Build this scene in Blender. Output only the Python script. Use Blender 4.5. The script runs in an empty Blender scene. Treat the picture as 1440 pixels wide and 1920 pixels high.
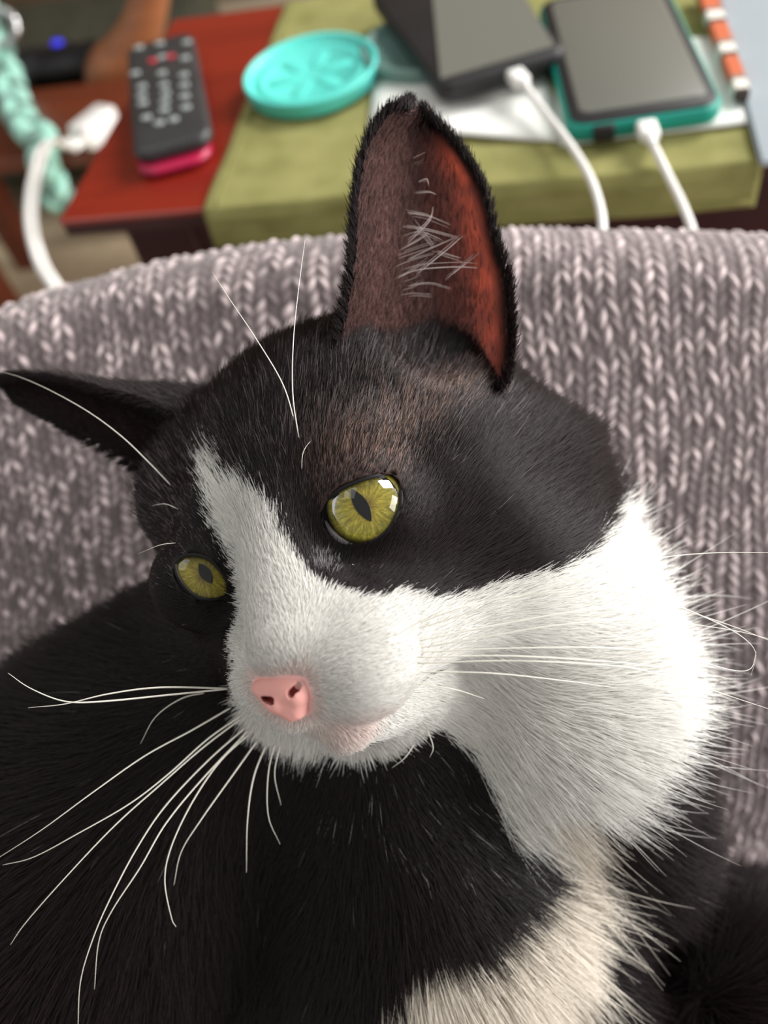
import bpy, bmesh, math
import numpy as np
from mathutils import Matrix, Vector
RNG = np.random.default_rng(7)
scn = bpy.context.scene
COL = scn.collection

# ------------------------------------------------------------------ camera
F, CX, CY = 1500.0, 720.0, 960.0                      # focal length in pixels of the 1440x1920 frame
CAM = np.array([0.0, 0.0, 0.76])                      # camera height above the floor
_d = np.array([165., 2060., F]); _d /= np.linalg.norm(_d)      # world +Y seen in camera axes (right, up, forward)
_c = np.array([1., .0417, 0.]); _c[2] = -(_c @ _d) / _d[2]; _c /= np.linalg.norm(_c)
_u = -np.cross(_c, _d)
M = np.stack([_c, _d, _u])                            # camera axes -> world
def W(cam_pts):
    """camera axes in metres -> world"""
    return CAM + np.asarray(cam_pts, float) @ M.T
def P3(px, py, z):
    return W(np.array([(px - CX) / F * z, (CY - py) / F * z, z]))
def onz(px, py, z):
    r = M @ np.array([(px - CX) / F, (CY - py) / F, 1.0])
    return CAM + r * ((z - CAM[2]) / r[2])
def to_px(w):
    c = (np.asarray(w) - CAM) @ M
    return CX + F * c[..., 0] / c[..., 2], CY - F * c[..., 1] / c[..., 2], c[..., 2]
cam_d = bpy.data.cameras.new('camera'); cam = bpy.data.objects.new('camera', cam_d); COL.objects.link(cam)
mw = np.eye(4); mw[:3, 0] = M[:, 0]; mw[:3, 1] = M[:, 1]; mw[:3, 2] = -M[:, 2]; mw[:3, 3] = CAM
cam.matrix_world = Matrix(mw.tolist())
cam_d.sensor_fit = 'VERTICAL'; cam_d.sensor_height = 36.0; cam_d.lens = 36.0 * F / 1920
cam_d.clip_start = 0.01; cam_d.clip_end = 50
cam_d.dof.use_dof = True; cam_d.dof.focus_distance = 0.176
cam_d.dof.aperture_fstop = cam_d.lens / 3.4           # a 3.4 mm aperture
scn.camera = cam

# ------------------------------------------------------------------ light, exposure
scn.view_settings.view_transform = 'Standard'; scn.view_settings.look = 'None'
scn.view_settings.gamma = 1.0; scn.view_settings.use_curve_mapping = False
scn.view_settings.exposure = 0.36
wd = bpy.data.worlds.new('room_light'); scn.world = wd; wd.use_nodes = True
wd.node_tree.nodes['Background'].inputs[0].default_value = (1.0, 0.985, 0.955, 1)
wd.node_tree.nodes['Background'].inputs[1].default_value = 0.42
def area_light(name, loc, target, sx, sy, power, color):
    l = bpy.data.lights.new(name, 'AREA'); l.shape = 'RECTANGLE'; l.size = sx; l.size_y = sy
    l.energy = power; l.color = color
    o = bpy.data.objects.new(name, l); COL.objects.link(o); o.location = loc
    o.rotation_euler = (Vector(target) - Vector(loc)).to_track_quat('-Z', 'Y').to_euler()
    return o
def cam_dir(x, y, z, dist):                            # a point dist away from the cat, direction in camera axes
    v = M @ (np.array([x, y, z]) / np.linalg.norm([x, y, z])); return tuple(P3(750, 1000, .19) + v * dist)
CATP = tuple(P3(750, 1000, .19))
area_light('window_daylight', cam_dir(.50, .76, -.16, 2.0), CATP, .7, .85, 40, (1.0, .985, .96))
area_light('side_window_daylight', cam_dir(.95, .12, -.24, 2.0), CATP, 1.1, 1.5, 54, (1.0, .985, .96))
area_light('left_window_daylight', cam_dir(-.6, .6, -.5, 2.2), CATP, 1.0, 1.0, 5, (.98, .97, .95))
scn.cycles.diffuse_bounces = 8; scn.cycles.max_bounces = 14

# ------------------------------------------------------------------ materials
def s2l(c):
    c = np.asarray(c, float) / 255.0
    return tuple(np.where(c <= .04045, c / 12.92, ((c + .055) / 1.055) ** 2.4))
class Mat:
    """small helper that wires node materials"""
    def __init__(s, name, color=(128, 128, 128), rough=.6, spec=.5, **kw):
        s.m = bpy.data.materials.new(name); s.m.use_nodes = True
        s.t = s.m.node_tree; s.b = s.t.nodes['Principled BSDF']
        s.b.inputs['Base Color'].default_value = (*s2l(color), 1)
        s.b.inputs['Roughness'].default_value = rough
        s.b.inputs['Specular IOR Level'].default_value = spec
        for k, v in kw.items(): s.b.inputs[k.replace('_', ' ')].default_value = v
    def n(s, typ, **kw):
        nd = s.t.nodes.new(typ)
        for k, v in kw.items():
            if k in nd.inputs: nd.inputs[k].default_value = v
            else: setattr(nd, k, v)
        return nd
    def l(s, a, b): s.t.links.new(a, b)
    def ramp(s, fac, stops):
        r = s.n('ShaderNodeValToRGB'); e = r.color_ramp.elements
        while len(e) < len(stops): e.new(.5)
        for el, (p, c) in zip(e, stops): el.position = p; el.color = (*s2l(c), 1)
        s.l(fac, r.inputs[0]); return r.outputs[0]
    def coord(s, which='Object', scale=(1, 1, 1)):
        t = s.n('ShaderNodeTexCoord'); mp = s.n('ShaderNodeMapping'); mp.inputs['Scale'].default_value = scale
        s.l(t.outputs[which], mp.inputs[0]); return mp.outputs[0]
    def noise(s, vec, scale, detail=3, rough=.5):
        n = s.n('ShaderNodeTexNoise'); n.inputs['Scale'].default_value = scale
        n.inputs['Detail'].default_value = detail; n.inputs['Roughness'].default_value = rough
        s.l(vec, n.inputs['Vector']); return n.outputs['Fac']
    def bump(s, h, strength=.3, dist=.001):
        b = s.n('ShaderNodeBump'); b.inputs['Strength'].default_value = strength; b.inputs['Distance'].default_value = dist
        s.l(h, b.inputs['Height']); s.l(b.outputs[0], s.b.inputs['Normal'])
    def attr_color(s, name='tint'):
        a = s.n('ShaderNodeAttribute'); a.attribute_name = name
        s.l(a.outputs['Color'], s.b.inputs['Base Color']); return a.outputs['Color']
def mottled(name, c0, c1, scale, rough=.6, spec=.5, bump=0., stretch=(1, 1, 1), bscale=None, **kw):
    m = Mat(name, c0, rough, spec, **kw); v = m.coord('Object', stretch)
    f = m.noise(v, scale, 4)
    m.l(m.ramp(f, [(.3, c0), (.7, c1)]), m.b.inputs['Base Color'])
    if bump: m.bump(m.noise(v, bscale or scale * 2, 4), bump)
    return m.m
# fur: the strand colour is the coat's own colour plus painted sheen and shading, stored per strand
def fur_material():
    m = Mat('cat_fur'); a = m.n('ShaderNodeAttribute'); a.attribute_name = 'coat'
    m.l(a.outputs['Color'], m.b.inputs['Base Color'])
    m.b.inputs['Roughness'].default_value = .45; m.b.inputs['Specular IOR Level'].default_value = .25
    # strands lie in a coat: their shading normal leans to the normal of the coat they grow from
    an = m.n('ShaderNodeAttribute'); an.attribute_name = 'lay'; ge = m.n('ShaderNodeNewGeometry')
    sc = m.n('ShaderNodeVectorMath', operation='SCALE'); sc.inputs['Scale'].default_value = 1.3; m.l(an.outputs['Vector'], sc.inputs[0])
    ad = m.n('ShaderNodeVectorMath', operation='ADD'); m.l(sc.outputs[0], ad.inputs[0]); m.l(ge.outputs['Normal'], ad.inputs[1])
    no = m.n('ShaderNodeVectorMath', operation='NORMALIZE'); m.l(ad.outputs[0], no.inputs[0]); m.l(no.outputs[0], m.b.inputs['Normal'])
    tr = m.n('ShaderNodeBsdfTranslucent'); m.l(a.outputs['Color'], tr.inputs[0])
    mx = m.n('ShaderNodeMixShader'); mx.inputs[0].default_value = .34
    m.l(m.b.outputs[0], mx.inputs[1]); m.l(tr.outputs[0], mx.inputs[2])
    m.l(mx.outputs[0], m.t.nodes['Material Output'].inputs['Surface'])
    return m.m
FUR = fur_material()
def skin_material():
    m = Mat('cat_coat_skin', rough=.75, spec=.2); m.attr_color('tint'); return m.m
SKIN = skin_material()

# ------------------------------------------------------------------ object helpers
def empty(name, loc, label, cat, group=None):
    o = bpy.data.objects.new(name, None); COL.objects.link(o); o.location = loc; o.empty_display_size = .02
    return tag(o, label, cat, group)
def tag(o, label=None, cat=None, group=None, kind=None):
    for k, v in (('label', label), ('category', cat), ('group', group), ('kind', kind)):
        if v: o[k] = v
    return o
def root_loc(p):
    l = np.zeros(3)
    while p is not None: l = l + np.array(p.location); p = p.parent
    return l
def obj(name, verts, faces, mat, parent=None, smooth=True, tint=None, uv=None, loc=None):
    """one mesh object from world-space vertices; its origin goes to loc (default: centre of the bottom) or the parent's"""
    v = np.asarray(verts, float)
    if loc is None: loc = np.array([v[:, 0].mean(), v[:, 1].mean(), v[:, 2].min()])
    me = bpy.data.meshes.new(name)
    me.from_pydata((v - loc).tolist(), [], [list(map(int, f)) for f in faces] if not isinstance(faces, np.ndarray) else faces.tolist())
    me.polygons.foreach_set('use_smooth', [smooth] * len(me.polygons))
    if tint is not None:
        a = me.attributes.new('tint', 'FLOAT_COLOR', 'POINT')
        t = np.ones((len(v), 4)); t[:, :3] = tint; a.data.foreach_set('color', t.ravel())
    if uv is not None:
        ul = me.uv_layers.new(name='UVMap'); idx = np.empty(len(me.loops), int); me.loops.foreach_get('vertex_index', idx)
        ul.data.foreach_set('uv', np.asarray(uv, float)[idx].ravel())
    if mat: me.materials.append(mat)
    me.update()
    o = bpy.data.objects.new(name, me); COL.objects.link(o)
    o.location = np.asarray(loc) - root_loc(parent)
    if parent: o.parent = parent
    return o
def bm_obj(name, bm, mat, parent=None, smooth=False, loc=None, tint=None, normals=True):
    if normals: bmesh.ops.recalc_face_normals(bm, faces=bm.faces)
    v = np.array([x.co[:] for x in bm.verts]); bm.verts.index_update()
    f = [[q.index for q in fc.verts] for fc in bm.faces]; bm.free()
    return obj(name, v, f, mat, parent, smooth, tint=tint, loc=loc)
def frame_pts(o, ex, ey, ez, pts):
    return o + pts[:, :1] * ex + pts[:, 1:2] * ey + pts[:, 2:3] * ez
def rounded_slab(o, ex, ey, ez, sx, sy, sz, r, seg=6, bev=.001, bseg=2):
    """slab sx by sy with rounded corners r, thickness sz, bevelled rims; returns a bmesh in world space"""
    loop = []
    r = min(r, sx / 2 - 1e-5, sy / 2 - 1e-5)
    for qx, qy, a0 in ((1, 1, 0), (-1, 1, 90), (-1, -1, 180), (1, -1, 270)):
        for k in range(seg + 1):
            a = math.radians(a0 + 90 * k / seg)
            loop.append((qx * (sx / 2 - r), qy * (sy / 2 - r), math.cos(a), math.sin(a)))
    rings = []
    for k in range(bseg + 1):
        a = math.pi / 2 * k / bseg; rings.append((r - bev + bev * math.sin(a), bev - bev * math.cos(a)))
    for k in range(bseg + 1):
        a = math.pi / 2 * (1 - k / bseg); rings.append((r - bev + bev * math.sin(a), sz - bev + bev * math.cos(a)))
    bm = bmesh.new(); R = []
    for (rr, z) in rings:
        R.append([bm.verts.new(frame_pts(o, ex, ey, ez, np.array([[cx + rr * ca, cy + rr * sa, z]]))[0]) for cx, cy, ca, sa in loop])
    n = len(loop)
    for A, B in zip(R, R[1:]):
        for i in range(n): bm.faces.new((A[i], A[(i + 1) % n], B[(i + 1) % n], B[i]))
    bm.faces.new(R[0][::-1]); bm.faces.new(R[-1])
    return bm
def catmull(P, n):
    P = np.asarray(P, float); t = np.linspace(0, len(P) - 1, n); out = []
    Q = np.vstack([2 * P[0] - P[1], P, 2 * P[-1] - P[-2]])
    i = np.clip(t.astype(int), 0, len(P) - 2); f = (t - i)[:, None]
    a, b, c, d = Q[i], Q[i + 1], Q[i + 2], Q[i + 3]
    return .5 * (2 * b + (c - a) * f + (2 * a - 5 * b + 4 * c - d) * f ** 2 + (-a + 3 * b - 3 * c + d) * f ** 3)
def tube_mesh(path, rad, seg=8, cap=True):
    p = np.asarray(path, float); n = len(p); rad = np.broadcast_to(np.asarray(rad, float), (n,))
    t = np.gradient(p, axis=0); t /= np.linalg.norm(t, axis=1)[:, None] + 1e-12
    up = np.array([0, 0, 1.]) if abs(t[0, 2]) < .9 else np.array([1., 0, 0])
    x = np.cross(up, t[0]); x /= np.linalg.norm(x); X = [x]
    for i in range(1, n):
        x = X[-1] - t[i] * (X[-1] @ t[i]); x /= np.linalg.norm(x); X.append(x)
    X = np.array(X); Y = np.cross(t, X); a = np.linspace(0, 2 * math.pi, seg, endpoint=False)
    v = (p[:, None] + rad[:, None, None] * (np.cos(a)[None, :, None] * X[:, None] + np.sin(a)[None, :, None] * Y[:, None])).reshape(-1, 3)
    f = []
    for i in range(n - 1):
        for k in range(seg): f.append((i * seg + k, i * seg + (k + 1) % seg, (i + 1) * seg + (k + 1) % seg, (i + 1) * seg + k))
    if cap: f.append(tuple(range(seg))[::-1]); f.append(tuple((n - 1) * seg + k for k in range(seg)))
    return v, f
def grid_faces(nu, nv, off=0, wrap_u=False):
    f = []
    for j in range(nv - 1):
        for i in range(nu if wrap_u else nu - 1):
            a = j * nu + i; b = j * nu + (i + 1) % nu
            f.append((off + a, off + b, off + b + nu, off + a + nu))
    return f
def hair(name, pts, rad, coat, mat, parent, kind='stuff', lay=None):
    """pts (N,K,3) world, rad (N,K), coat (N,3)"""
    N, K = pts.shape[:2]
    hc = bpy.data.hair_curves.new(name); hc.add_curves([K] * N)
    loc = root_loc(parent)
    hc.points.foreach_set('position', (pts - loc).astype(np.float32).ravel())
    a = hc.attributes.get('radius') or hc.attributes.new('radius', 'FLOAT', 'POINT')
    a.data.foreach_set('value', rad.astype(np.float32).ravel())
    c = hc.attributes.new('coat', 'FLOAT_COLOR', 'CURVE')
    cc = np.ones((N, 4), np.float32); cc[:, :3] = coat; c.data.foreach_set('color', cc.ravel())
    ln = hc.attributes.new('lay', 'FLOAT_VECTOR', 'CURVE'); ln.data.foreach_set('vector', (np.zeros((N, 3)) if lay is None else lay).astype(np.float32).ravel())
    hc.materials.append(mat)
    o = bpy.data.objects.new(name, hc); COL.objects.link(o); o.parent = parent
    if kind: o['kind'] = kind
    return o
def in_poly(x, y, poly):
    poly = np.asarray(poly, float); r = np.zeros(np.shape(x), bool); n = len(poly)
    for i in range(n):
        x0, y0 = poly[i]; x1, y1 = poly[(i + 1) % n]
        if y0 == y1: continue
        r ^= ((y0 > y) != (y1 > y)) & (x < (x1 - x0) * (y - y0) / (y1 - y0) + x0)
    return r
def hash01(*k):
    s = sum(np.asarray(v, float) * c for v, c in zip(k, (12.9898, 78.233, 37.719)))
    return np.mod(np.sin(s) * 43758.5453, 1.0)
def vnoise(p, s):
    """smooth value noise of points p at frequency s"""
    q = np.asarray(p) * s; i = np.floor(q); f = q - i; f = f * f * (3 - 2 * f); r = 0
    for dx in (0, 1):
        for dy in (0, 1):
            for dz in (0, 1):
                w = (f[:, 0] if dx else 1 - f[:, 0]) * (f[:, 1] if dy else 1 - f[:, 1]) * (f[:, 2] if dz else 1 - f[:, 2])
                r = r + w * hash01(i[:, 0] + dx, i[:, 1] + dy, i[:, 2] + dz)
    return r


# ------------------------------------------------------------------ signed-distance modelling
def smin(a, b, k):
    h = np.clip(.5 + .5 * (b - a) / k, 0, 1); return b + (a - b) * h - k * h * (1 - h)
def sd_ell(p, c, r):
    q = (p - c) / r; k0 = np.linalg.norm(q, axis=1); k1 = np.linalg.norm(q / r, axis=1); return k0 * (k0 - 1) / (k1 + 1e-9)
def sd_cap(p, a, b, ra, rb):
    a = np.asarray(a, float); ba = np.asarray(b, float) - a; pa = p - a
    h = np.clip(pa @ ba / (ba @ ba), 0, 1); return np.linalg.norm(pa - h[:, None] * ba, axis=1) - (ra + (rb - ra) * h)
def sd_poly2(q, poly):
    d = np.full(len(q), 1e9); n = len(poly)
    for i in range(n):
        a, b = poly[i], poly[(i + 1) % n]; e = b - a; w = q - a
        h = np.clip(w @ e / (e @ e), 0, 1); d = np.minimum(d, np.linalg.norm(w - h[:, None] * e, axis=1))
    return np.where(in_poly(q[:, 0], q[:, 1], poly), -d, d)

def surface_nets(f, org, h):
    s = f < 0; nx, ny, nz = f.shape
    cnt = sum(s[i:nx - 1 + i, j:ny - 1 + j, k:nz - 1 + k].astype(np.int8) for i in (0, 1) for j in (0, 1) for k in (0, 1))
    act = np.argwhere((cnt > 0) & (cnt < 8)); idx = -np.ones((nx - 1, ny - 1, nz - 1), int); idx[tuple(act.T)] = np.arange(len(act))
    acc = np.zeros((len(act), 3)); num = np.zeros(len(act))
    cor = [np.array(c) for c in np.ndindex(2, 2, 2)]
    for a in range(3):
        e = np.eye(3, dtype=int)[a]
        for c in cor:
            if c[a]: continue
            f0 = f[tuple((act + c).T)]; f1 = f[tuple((act + c + e).T)]; m = (f0 < 0) != (f1 < 0)
            t = np.where(m, f0 / np.where(m, f0 - f1, 1), 0)
            acc += m[:, None] * (c + t[:, None] * e); num += m
    V = org + h * (act + acc / num[:, None]); faces = []
    for a in range(3):
        b, c = (a + 1) % 3, (a + 2) % 3
        sl0 = [slice(None)] * 3; sl1 = [slice(None)] * 3; sl0[a] = slice(0, -1); sl1[a] = slice(1, None)
        s0 = s[tuple(sl0)]; x = np.argwhere(s0 != s[tuple(sl1)])
        x = x[(x[:, b] > 0) & (x[:, c] > 0) & (x[:, b] < f.shape[b] - 1) & (x[:, c] < f.shape[c] - 1)]
        eb, ec = np.eye(3, dtype=int)[b], np.eye(3, dtype=int)[c]
        q = np.stack([idx[tuple((x - o).T)] for o in (0 * eb, eb, eb + ec, ec)], 1)
        fl = s0[tuple(x.T)]; q[~fl] = q[~fl][:, ::-1]; faces.append(q[(q >= 0).all(1)])
    return V, np.vstack(faces)
def grad(fn, p, e=.02):
    g = np.stack([fn(p + d) - fn(p - d) for d in np.eye(3) * e], 1); return g / (np.linalg.norm(g, axis=1)[:, None] + 1e-9)
def mesh_sdf(fn, lo, hi, h, coarse=4, newton=3):
    lo = np.array(lo, float); n = (np.ceil((np.array(hi) - lo) / (h * coarse)).astype(int)) * coarse + 1
    cn = (n - 1) // coarse + 1; cg = np.stack(np.meshgrid(*[np.arange(k) for k in cn], indexing='ij'), -1).reshape(-1, 3)
    fc = fn(lo + cg * h * coarse).reshape(cn)
    ff = fc
    for a in range(3):
        k = np.arange(n[a]) / coarse; i = np.minimum(k.astype(int), cn[a] - 2); t = (k - i)
        sh = [1, 1, 1]; sh[a] = -1; t = t.reshape(sh); ff = np.take(ff, i, a) * (1 - t) + np.take(ff, i + 1, a) * t
    ff = ff.astype(float); band = np.argwhere(np.abs(ff) < h * coarse * .9)
    ff[tuple(band.T)] = fn(lo + band * h)
    V, Fq = surface_nets(ff, lo, h)
    for _ in range(newton):
        g = grad(fn, V); f = fn(V); V = V - g * np.clip(f, -h, h)[:, None] * .8
    return V, Fq
FUR_Q = 1.0

# ================================================================== room
TZ = float(P3(720, 430, .42)[2])                      # height of the table top
X_, Y_, Z_ = np.eye(3)
def box_bm(lo, hi, bev=.004, seg=2):
    bm = bmesh.new(); bmesh.ops.create_cube(bm, size=1); lo, hi = np.array(lo), np.array(hi)
    for v in bm.verts: v.co = Vector(((lo + hi) / 2 + np.array(v.co[:]) * (hi - lo)).tolist())
    if bev: bmesh.ops.bevel(bm, geom=bm.edges[:], offset=bev, segments=seg, affect='EDGES', profile=.5)
    return bm
carpet = mottled('carpet', (186, 166, 136), (206, 186, 156), 60, .95, .1, .6, bscale=300)
fl = bm_obj('floor', box_bm((-3, -1.2, -.05), (2.6, 2.6, 0), 0), carpet, loc=(0, 0, 0)); fl['kind'] = 'structure'
wall_m = mottled('painted_wall', (98, 80, 62), (106, 88, 68), 4, .9, .2)
wl = bm_obj('wall_back', box_bm((-3, 1.9, 0), (2.6, 2.0, 2.4), 0), wall_m, loc=(0, 1.9, 0)); wl['kind'] = 'structure'
bb = bm_obj('baseboard_back', box_bm((-3, 1.885, 0), (2.6, 1.9, .09), .003), Mat('baseboard_paint', (150, 138, 120), .5).m, loc=(0, 1.89, 0)); bb['kind'] = 'structure'

# ------------------------------------------------------------------ sofa with a knitted cover
def knit(u, v):
    """stitches of a herringbone knit: height 0..1 and a brightness per stitch; u across, v along (metres)"""
    w, per = .0043, .0047
    k = np.floor(u / w); fu = u / w - k; sg = np.where(np.mod(k, 2) > .5, 1., -1.)
    ph = v / per + sg * (fu - .5) * 1.0 + hash01(k, 3.) * .6; r = np.floor(ph); fv = ph - r
    a = np.sin(np.pi * fu) ** .7 * np.sin(np.pi * fv) ** .9
    q = hash01(k, r, 1.); return a * (.2 + .8 * q), q
fab = Mat('knitted_upholstery', (140, 122, 122), .9, .15); fab.attr_color('tint')
fab.b.inputs['Sheen Weight'].default_value = .35; fab.b.inputs['Sheen Roughness'].default_value = .5
vv = fab.coord('Object', (1, 1, 1)); fab.bump(fab.noise(vv, 1400, 2), .5, .0006)
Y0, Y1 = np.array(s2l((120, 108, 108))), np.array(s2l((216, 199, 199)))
def fabric_tint(h, q, big): return np.clip((Y0 + (Y1 - Y0) * (h ** 1.1)[:, None]) * (.66 + .55 * q[:, None] ** 2) * (.9 + .2 * big[:, None]), 0, .9)  # stitch highlights and shaded gaps put into the tint by height
sofa = empty('sofa', (float(P3(720, 1250, .34)[0]), -.15, 0), 'mauve-grey sofa with a chunky knitted cover behind the cat', 'sofa')
edge_px = [(-420, 790, .325), (-200, 665, .318), (0, 570, .31), (250, 500, .303), (500, 456, .297), (760, 436, .292), (1000, 431, .289), (1240, 434, .288), (1440, 441, .288), (1700, 470, .290), (2000, 520, .294), (2500, 640, .305)]
E_ = catmull([P3(x, y + 16, z) for x, y, z in edge_px], 880)
A_, B_, C_ = P3(0, 570, .31), P3(1440, 441, .288), P3(720, 1300, .352)
tX = (B_ - A_) / np.linalg.norm(B_ - A_); nF = np.cross(tX, C_ - A_); nF /= np.linalg.norm(nF)
if nF @ (CAM - A_) < 0: nF = -nF
dF = np.cross(nF, tX); dF = dF if dF[2] < 0 else -dF              # down the slope
rr = .024; prof_s = []
arc0 = math.radians(135)
SEATZ = .367
S_len = .40
ns_ = int((S_len + rr * arc0) / .0011)
sv = np.linspace(S_len, -rr * arc0, ns_)
G = np.empty((ns_, len(E_), 3)); NN = np.empty_like(G)
for i, s_ in enumerate(sv):
    cen = E_ + dF * rr * .85 - nF * rr
    if s_ >= 0: n_ = np.broadcast_to(nF, E_.shape); G[i] = cen + nF * rr + dF * s_ + nF * .012 * math.sin(min(s_, .3) / .3 * math.pi)
    else:
        th = -s_ / rr; n_ = np.broadcast_to(nF * math.cos(th) - dF * math.sin(th), E_.shape); G[i] = cen + n_ * rr
    NN[i] = n_
G = G.reshape(-1, 3); NN = NN.reshape(-1, 3)
uu_ = np.tile(np.concatenate([[0], np.cumsum(np.linalg.norm(np.diff(E_, axis=0), axis=1))]), ns_); vv_s = np.repeat(sv, len(E_))
wv = (vnoise(G, 30.) - .5) * .010
h_, q_ = knit(uu_ + wv, vv_s + wv)
big = vnoise(G, 14.)
v_ = G + NN * (h_ * .0020)[:, None]
back_face = v_.reshape(ns_, -1, 3)[-1]; drop = back_face.copy(); drop[:, 2] = .1; drop[:, 1] += .0
base_i = len(v_); v_ = np.vstack([v_, drop]); f_ = grid_faces(len(E_), ns_ + 1)
t_ = np.vstack([fabric_tint(h_, q_, big), np.tile((Y0 + Y1) / 2, (len(drop), 1))])
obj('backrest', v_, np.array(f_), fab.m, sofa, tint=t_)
# seat cushion
sx0, sx1 = -.85, .75
def seat_block(lo, hi, r, name):
    bm = rounded_slab(np.array([(lo[0] + hi[0]) / 2, (lo[1] + hi[1]) / 2, lo[2]]), X_, Y_, Z_, hi[0] - lo[0], hi[1] - lo[1], hi[2] - lo[2], r, 6, .03, 5)
    vs = np.array([q.co[:] for q in bm.verts]); hh, qq = knit(vs[:, 0], vs[:, 1])
    return bm_obj(name, bm, fab.m, sofa, True, tint=np.tile((Y0 + Y1) * .34, (len(vs), 1)))
gx, gy = np.meshgrid(np.arange(-.30, .36, .0016), np.arange(-.36, .16, .0016)); sg = np.stack([gx.ravel(), gy.ravel(), np.full(gx.size, SEATZ)], 1)
sh, sq_ = knit(sg[:, 0] + (vnoise(sg, 30.) - .5) * .01, sg[:, 1]); sg[:, 2] += sh * .0015 + .0003
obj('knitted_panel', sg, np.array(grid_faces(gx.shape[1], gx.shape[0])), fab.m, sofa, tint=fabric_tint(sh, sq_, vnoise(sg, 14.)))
seat_block((sx0, -.52, .2), (sx1, .22, SEATZ), .06, 'seat_cushion')
seat_block((sx0 + .01, -.48, .06), (sx1 - .01, .19, .2), .04, 'base')
ft = mottled('sofa_foot_wood', (50, 34, 26), (64, 44, 32), 20, .5)
for fx in (sx0 + .08, sx1 - .08):
    for fy in (-.42, .13):
        bmf = bmesh.new(); bmesh.ops.create_cone(bmf, cap_ends=True, segments=16, radius1=.018, radius2=.026, depth=.06, matrix=Matrix.Translation((fx, fy, .03))); bm_obj('foot', bmf, ft, sofa, True)

# ================================================================== side table behind the sofa
def wood_mat(name, c0, c1, rough=.3, coat=.3):
    m = Mat(name, c0, rough, .5); v = m.coord('Object', (1, 9, 9)); f = m.noise(v, 5, 6, .6)
    m.l(m.ramp(f, [(.3, c0), (.7, c1)]), m.b.inputs['Base Color']); m.b.inputs['Coat Weight'].default_value = coat; m.b.inputs['Coat Roughness'].default_value = .25
    return m.m
cherry = wood_mat('cherry_stained_wood', (118, 28, 15), (138, 38, 21))
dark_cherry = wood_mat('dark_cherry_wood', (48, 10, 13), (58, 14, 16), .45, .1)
FLc, BLc = onz(107, 416, TZ), onz(312, 38, TZ)
DEP = np.linalg.norm(BLc - FLc); ex = onz(1440, 303, TZ) - FLc; ex /= np.linalg.norm(ex); ey = np.array([-ex[1], ex[0], 0]); WID = .62
TC = FLc + ex * WID / 2 + ey * DEP / 2
table = empty('side_table', (TC[0], TC[1], 0), 'cherry-red wooden side table standing behind the sofa', 'table')
def tb(u0, u1, v0, v1, z0, z1, bev=.003):
    """block in table axes, metres from the front left corner"""
    bm = box_bm((u0, v0, z0), (u1, v1, z1), bev)
    for v in bm.verts: v.co = Vector((FLc * np.array([1, 1, 0]) + ex * v.co.x + ey * v.co.y + Z_ * v.co.z).tolist())
    return bm
bm_obj('tabletop', tb(0, WID, 0, DEP, TZ - .004, TZ, .0015), cherry, table)
bm_obj('edge_shade_layer', tb(.001, WID - .001, .001, DEP - .001, TZ - .011, TZ - .0042, .001), dark_cherry, table)  # dark under-layer: the shade on the table edge put into its colour
ins = .028
for nm, a in (('apron', (ins, WID - ins, ins, ins + .018)), ('apron', (ins, WID - ins, DEP - ins - .018, DEP - ins)), ('apron', (ins, ins + .018, ins + .018, DEP - ins - .018)), ('apron', (WID - ins - .018, WID - ins, ins + .018, DEP - ins - .018))):
    bm_obj(nm, tb(*a, TZ - .106, TZ - .0115, .001), dark_cherry, table)
for lu in (ins - .004, WID - ins - .04):
    for lv in (ins - .004, DEP - ins - .04):
        bm_obj('leg', tb(lu, lu + .044, lv, lv + .044, 0, TZ - .0115, .003), dark_cherry, table)
tu = lambda p: ((p - FLc) @ ex, (p - FLc) @ ey)
def TP(u, v, z=0.): return FLc + ex * u + ey * v + Z_ * z

# ------------------------------------------------------------------ olive runner hanging over the front edge
u0 = tu(onz(398, 355, TZ))[0]; u1 = tu(onz(1436, 320, TZ))[0]
run_m = Mat('olive_runner_cloth', (150, 148, 84), .9, .15); rv = run_m.coord('UV', (1, 1, 1))
wx = run_m.n('ShaderNodeTexWave', wave_type='BANDS', bands_direction='X'); wx.inputs['Scale'].default_value = 55; run_m.l(rv, wx.inputs[0])
wy = run_m.n('ShaderNodeTexWave', wave_type='BANDS', bands_direction='Y'); wy.inputs['Scale'].default_value = 55; run_m.l(rv, wy.inputs[0])
mul = run_m.n('ShaderNodeMath', operation='MULTIPLY'); run_m.l(wx.outputs['Fac'], mul.inputs[0]); run_m.l(wy.outputs['Fac'], mul.inputs[1])
big_n = run_m.noise(rv, 9, 3); addm = run_m.n('ShaderNodeMath', operation='MULTIPLY_ADD'); run_m.l(mul.outputs[0], addm.inputs[0]); addm.inputs[1].default_value = .35; run_m.l(big_n, addm.inputs[2])
run_m.l(run_m.ramp(addm.outputs[0], [(.3, (120, 118, 68)), (.85, (156, 152, 98))]), run_m.b.inputs['Base Color']); run_m.bump(mul.outputs[0], .5, .0005)
pathv = []                                                # section: back edge, top, over the front, hanging
for v in np.linspace(DEP + .0, .0015, 60): pathv.append((v, .0012))
for a in np.linspace(0, 90, 8)[1:]: pathv.append((.0015 - .004 * math.sin(math.radians(a)), -.0028 + .004 * math.cos(math.radians(a))))
for d_ in np.linspace(0, .020, 14)[1:]: pathv.append((-.0025 - .05 * d_, -.0028 - d_))
nu_ = 90; us = np.linspace(u0, u1, nu_); vt, uvt = [], []
for j, (v, z) in enumerate(pathv):
    for u in us:
        wob = .0009 * math.sin(u * 60) + .0005 * math.sin(v * 90 + u * 31)
        dz = abs(wob) * .6 if z > 0 else 0; dv = -wob * 1.2 - .0012 if z < -.004 else 0
        vt.append(TP(u, v + dv, z + dz)); uvt.append((u * 4, (v if z > -.008 else v + z) * 4))
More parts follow.
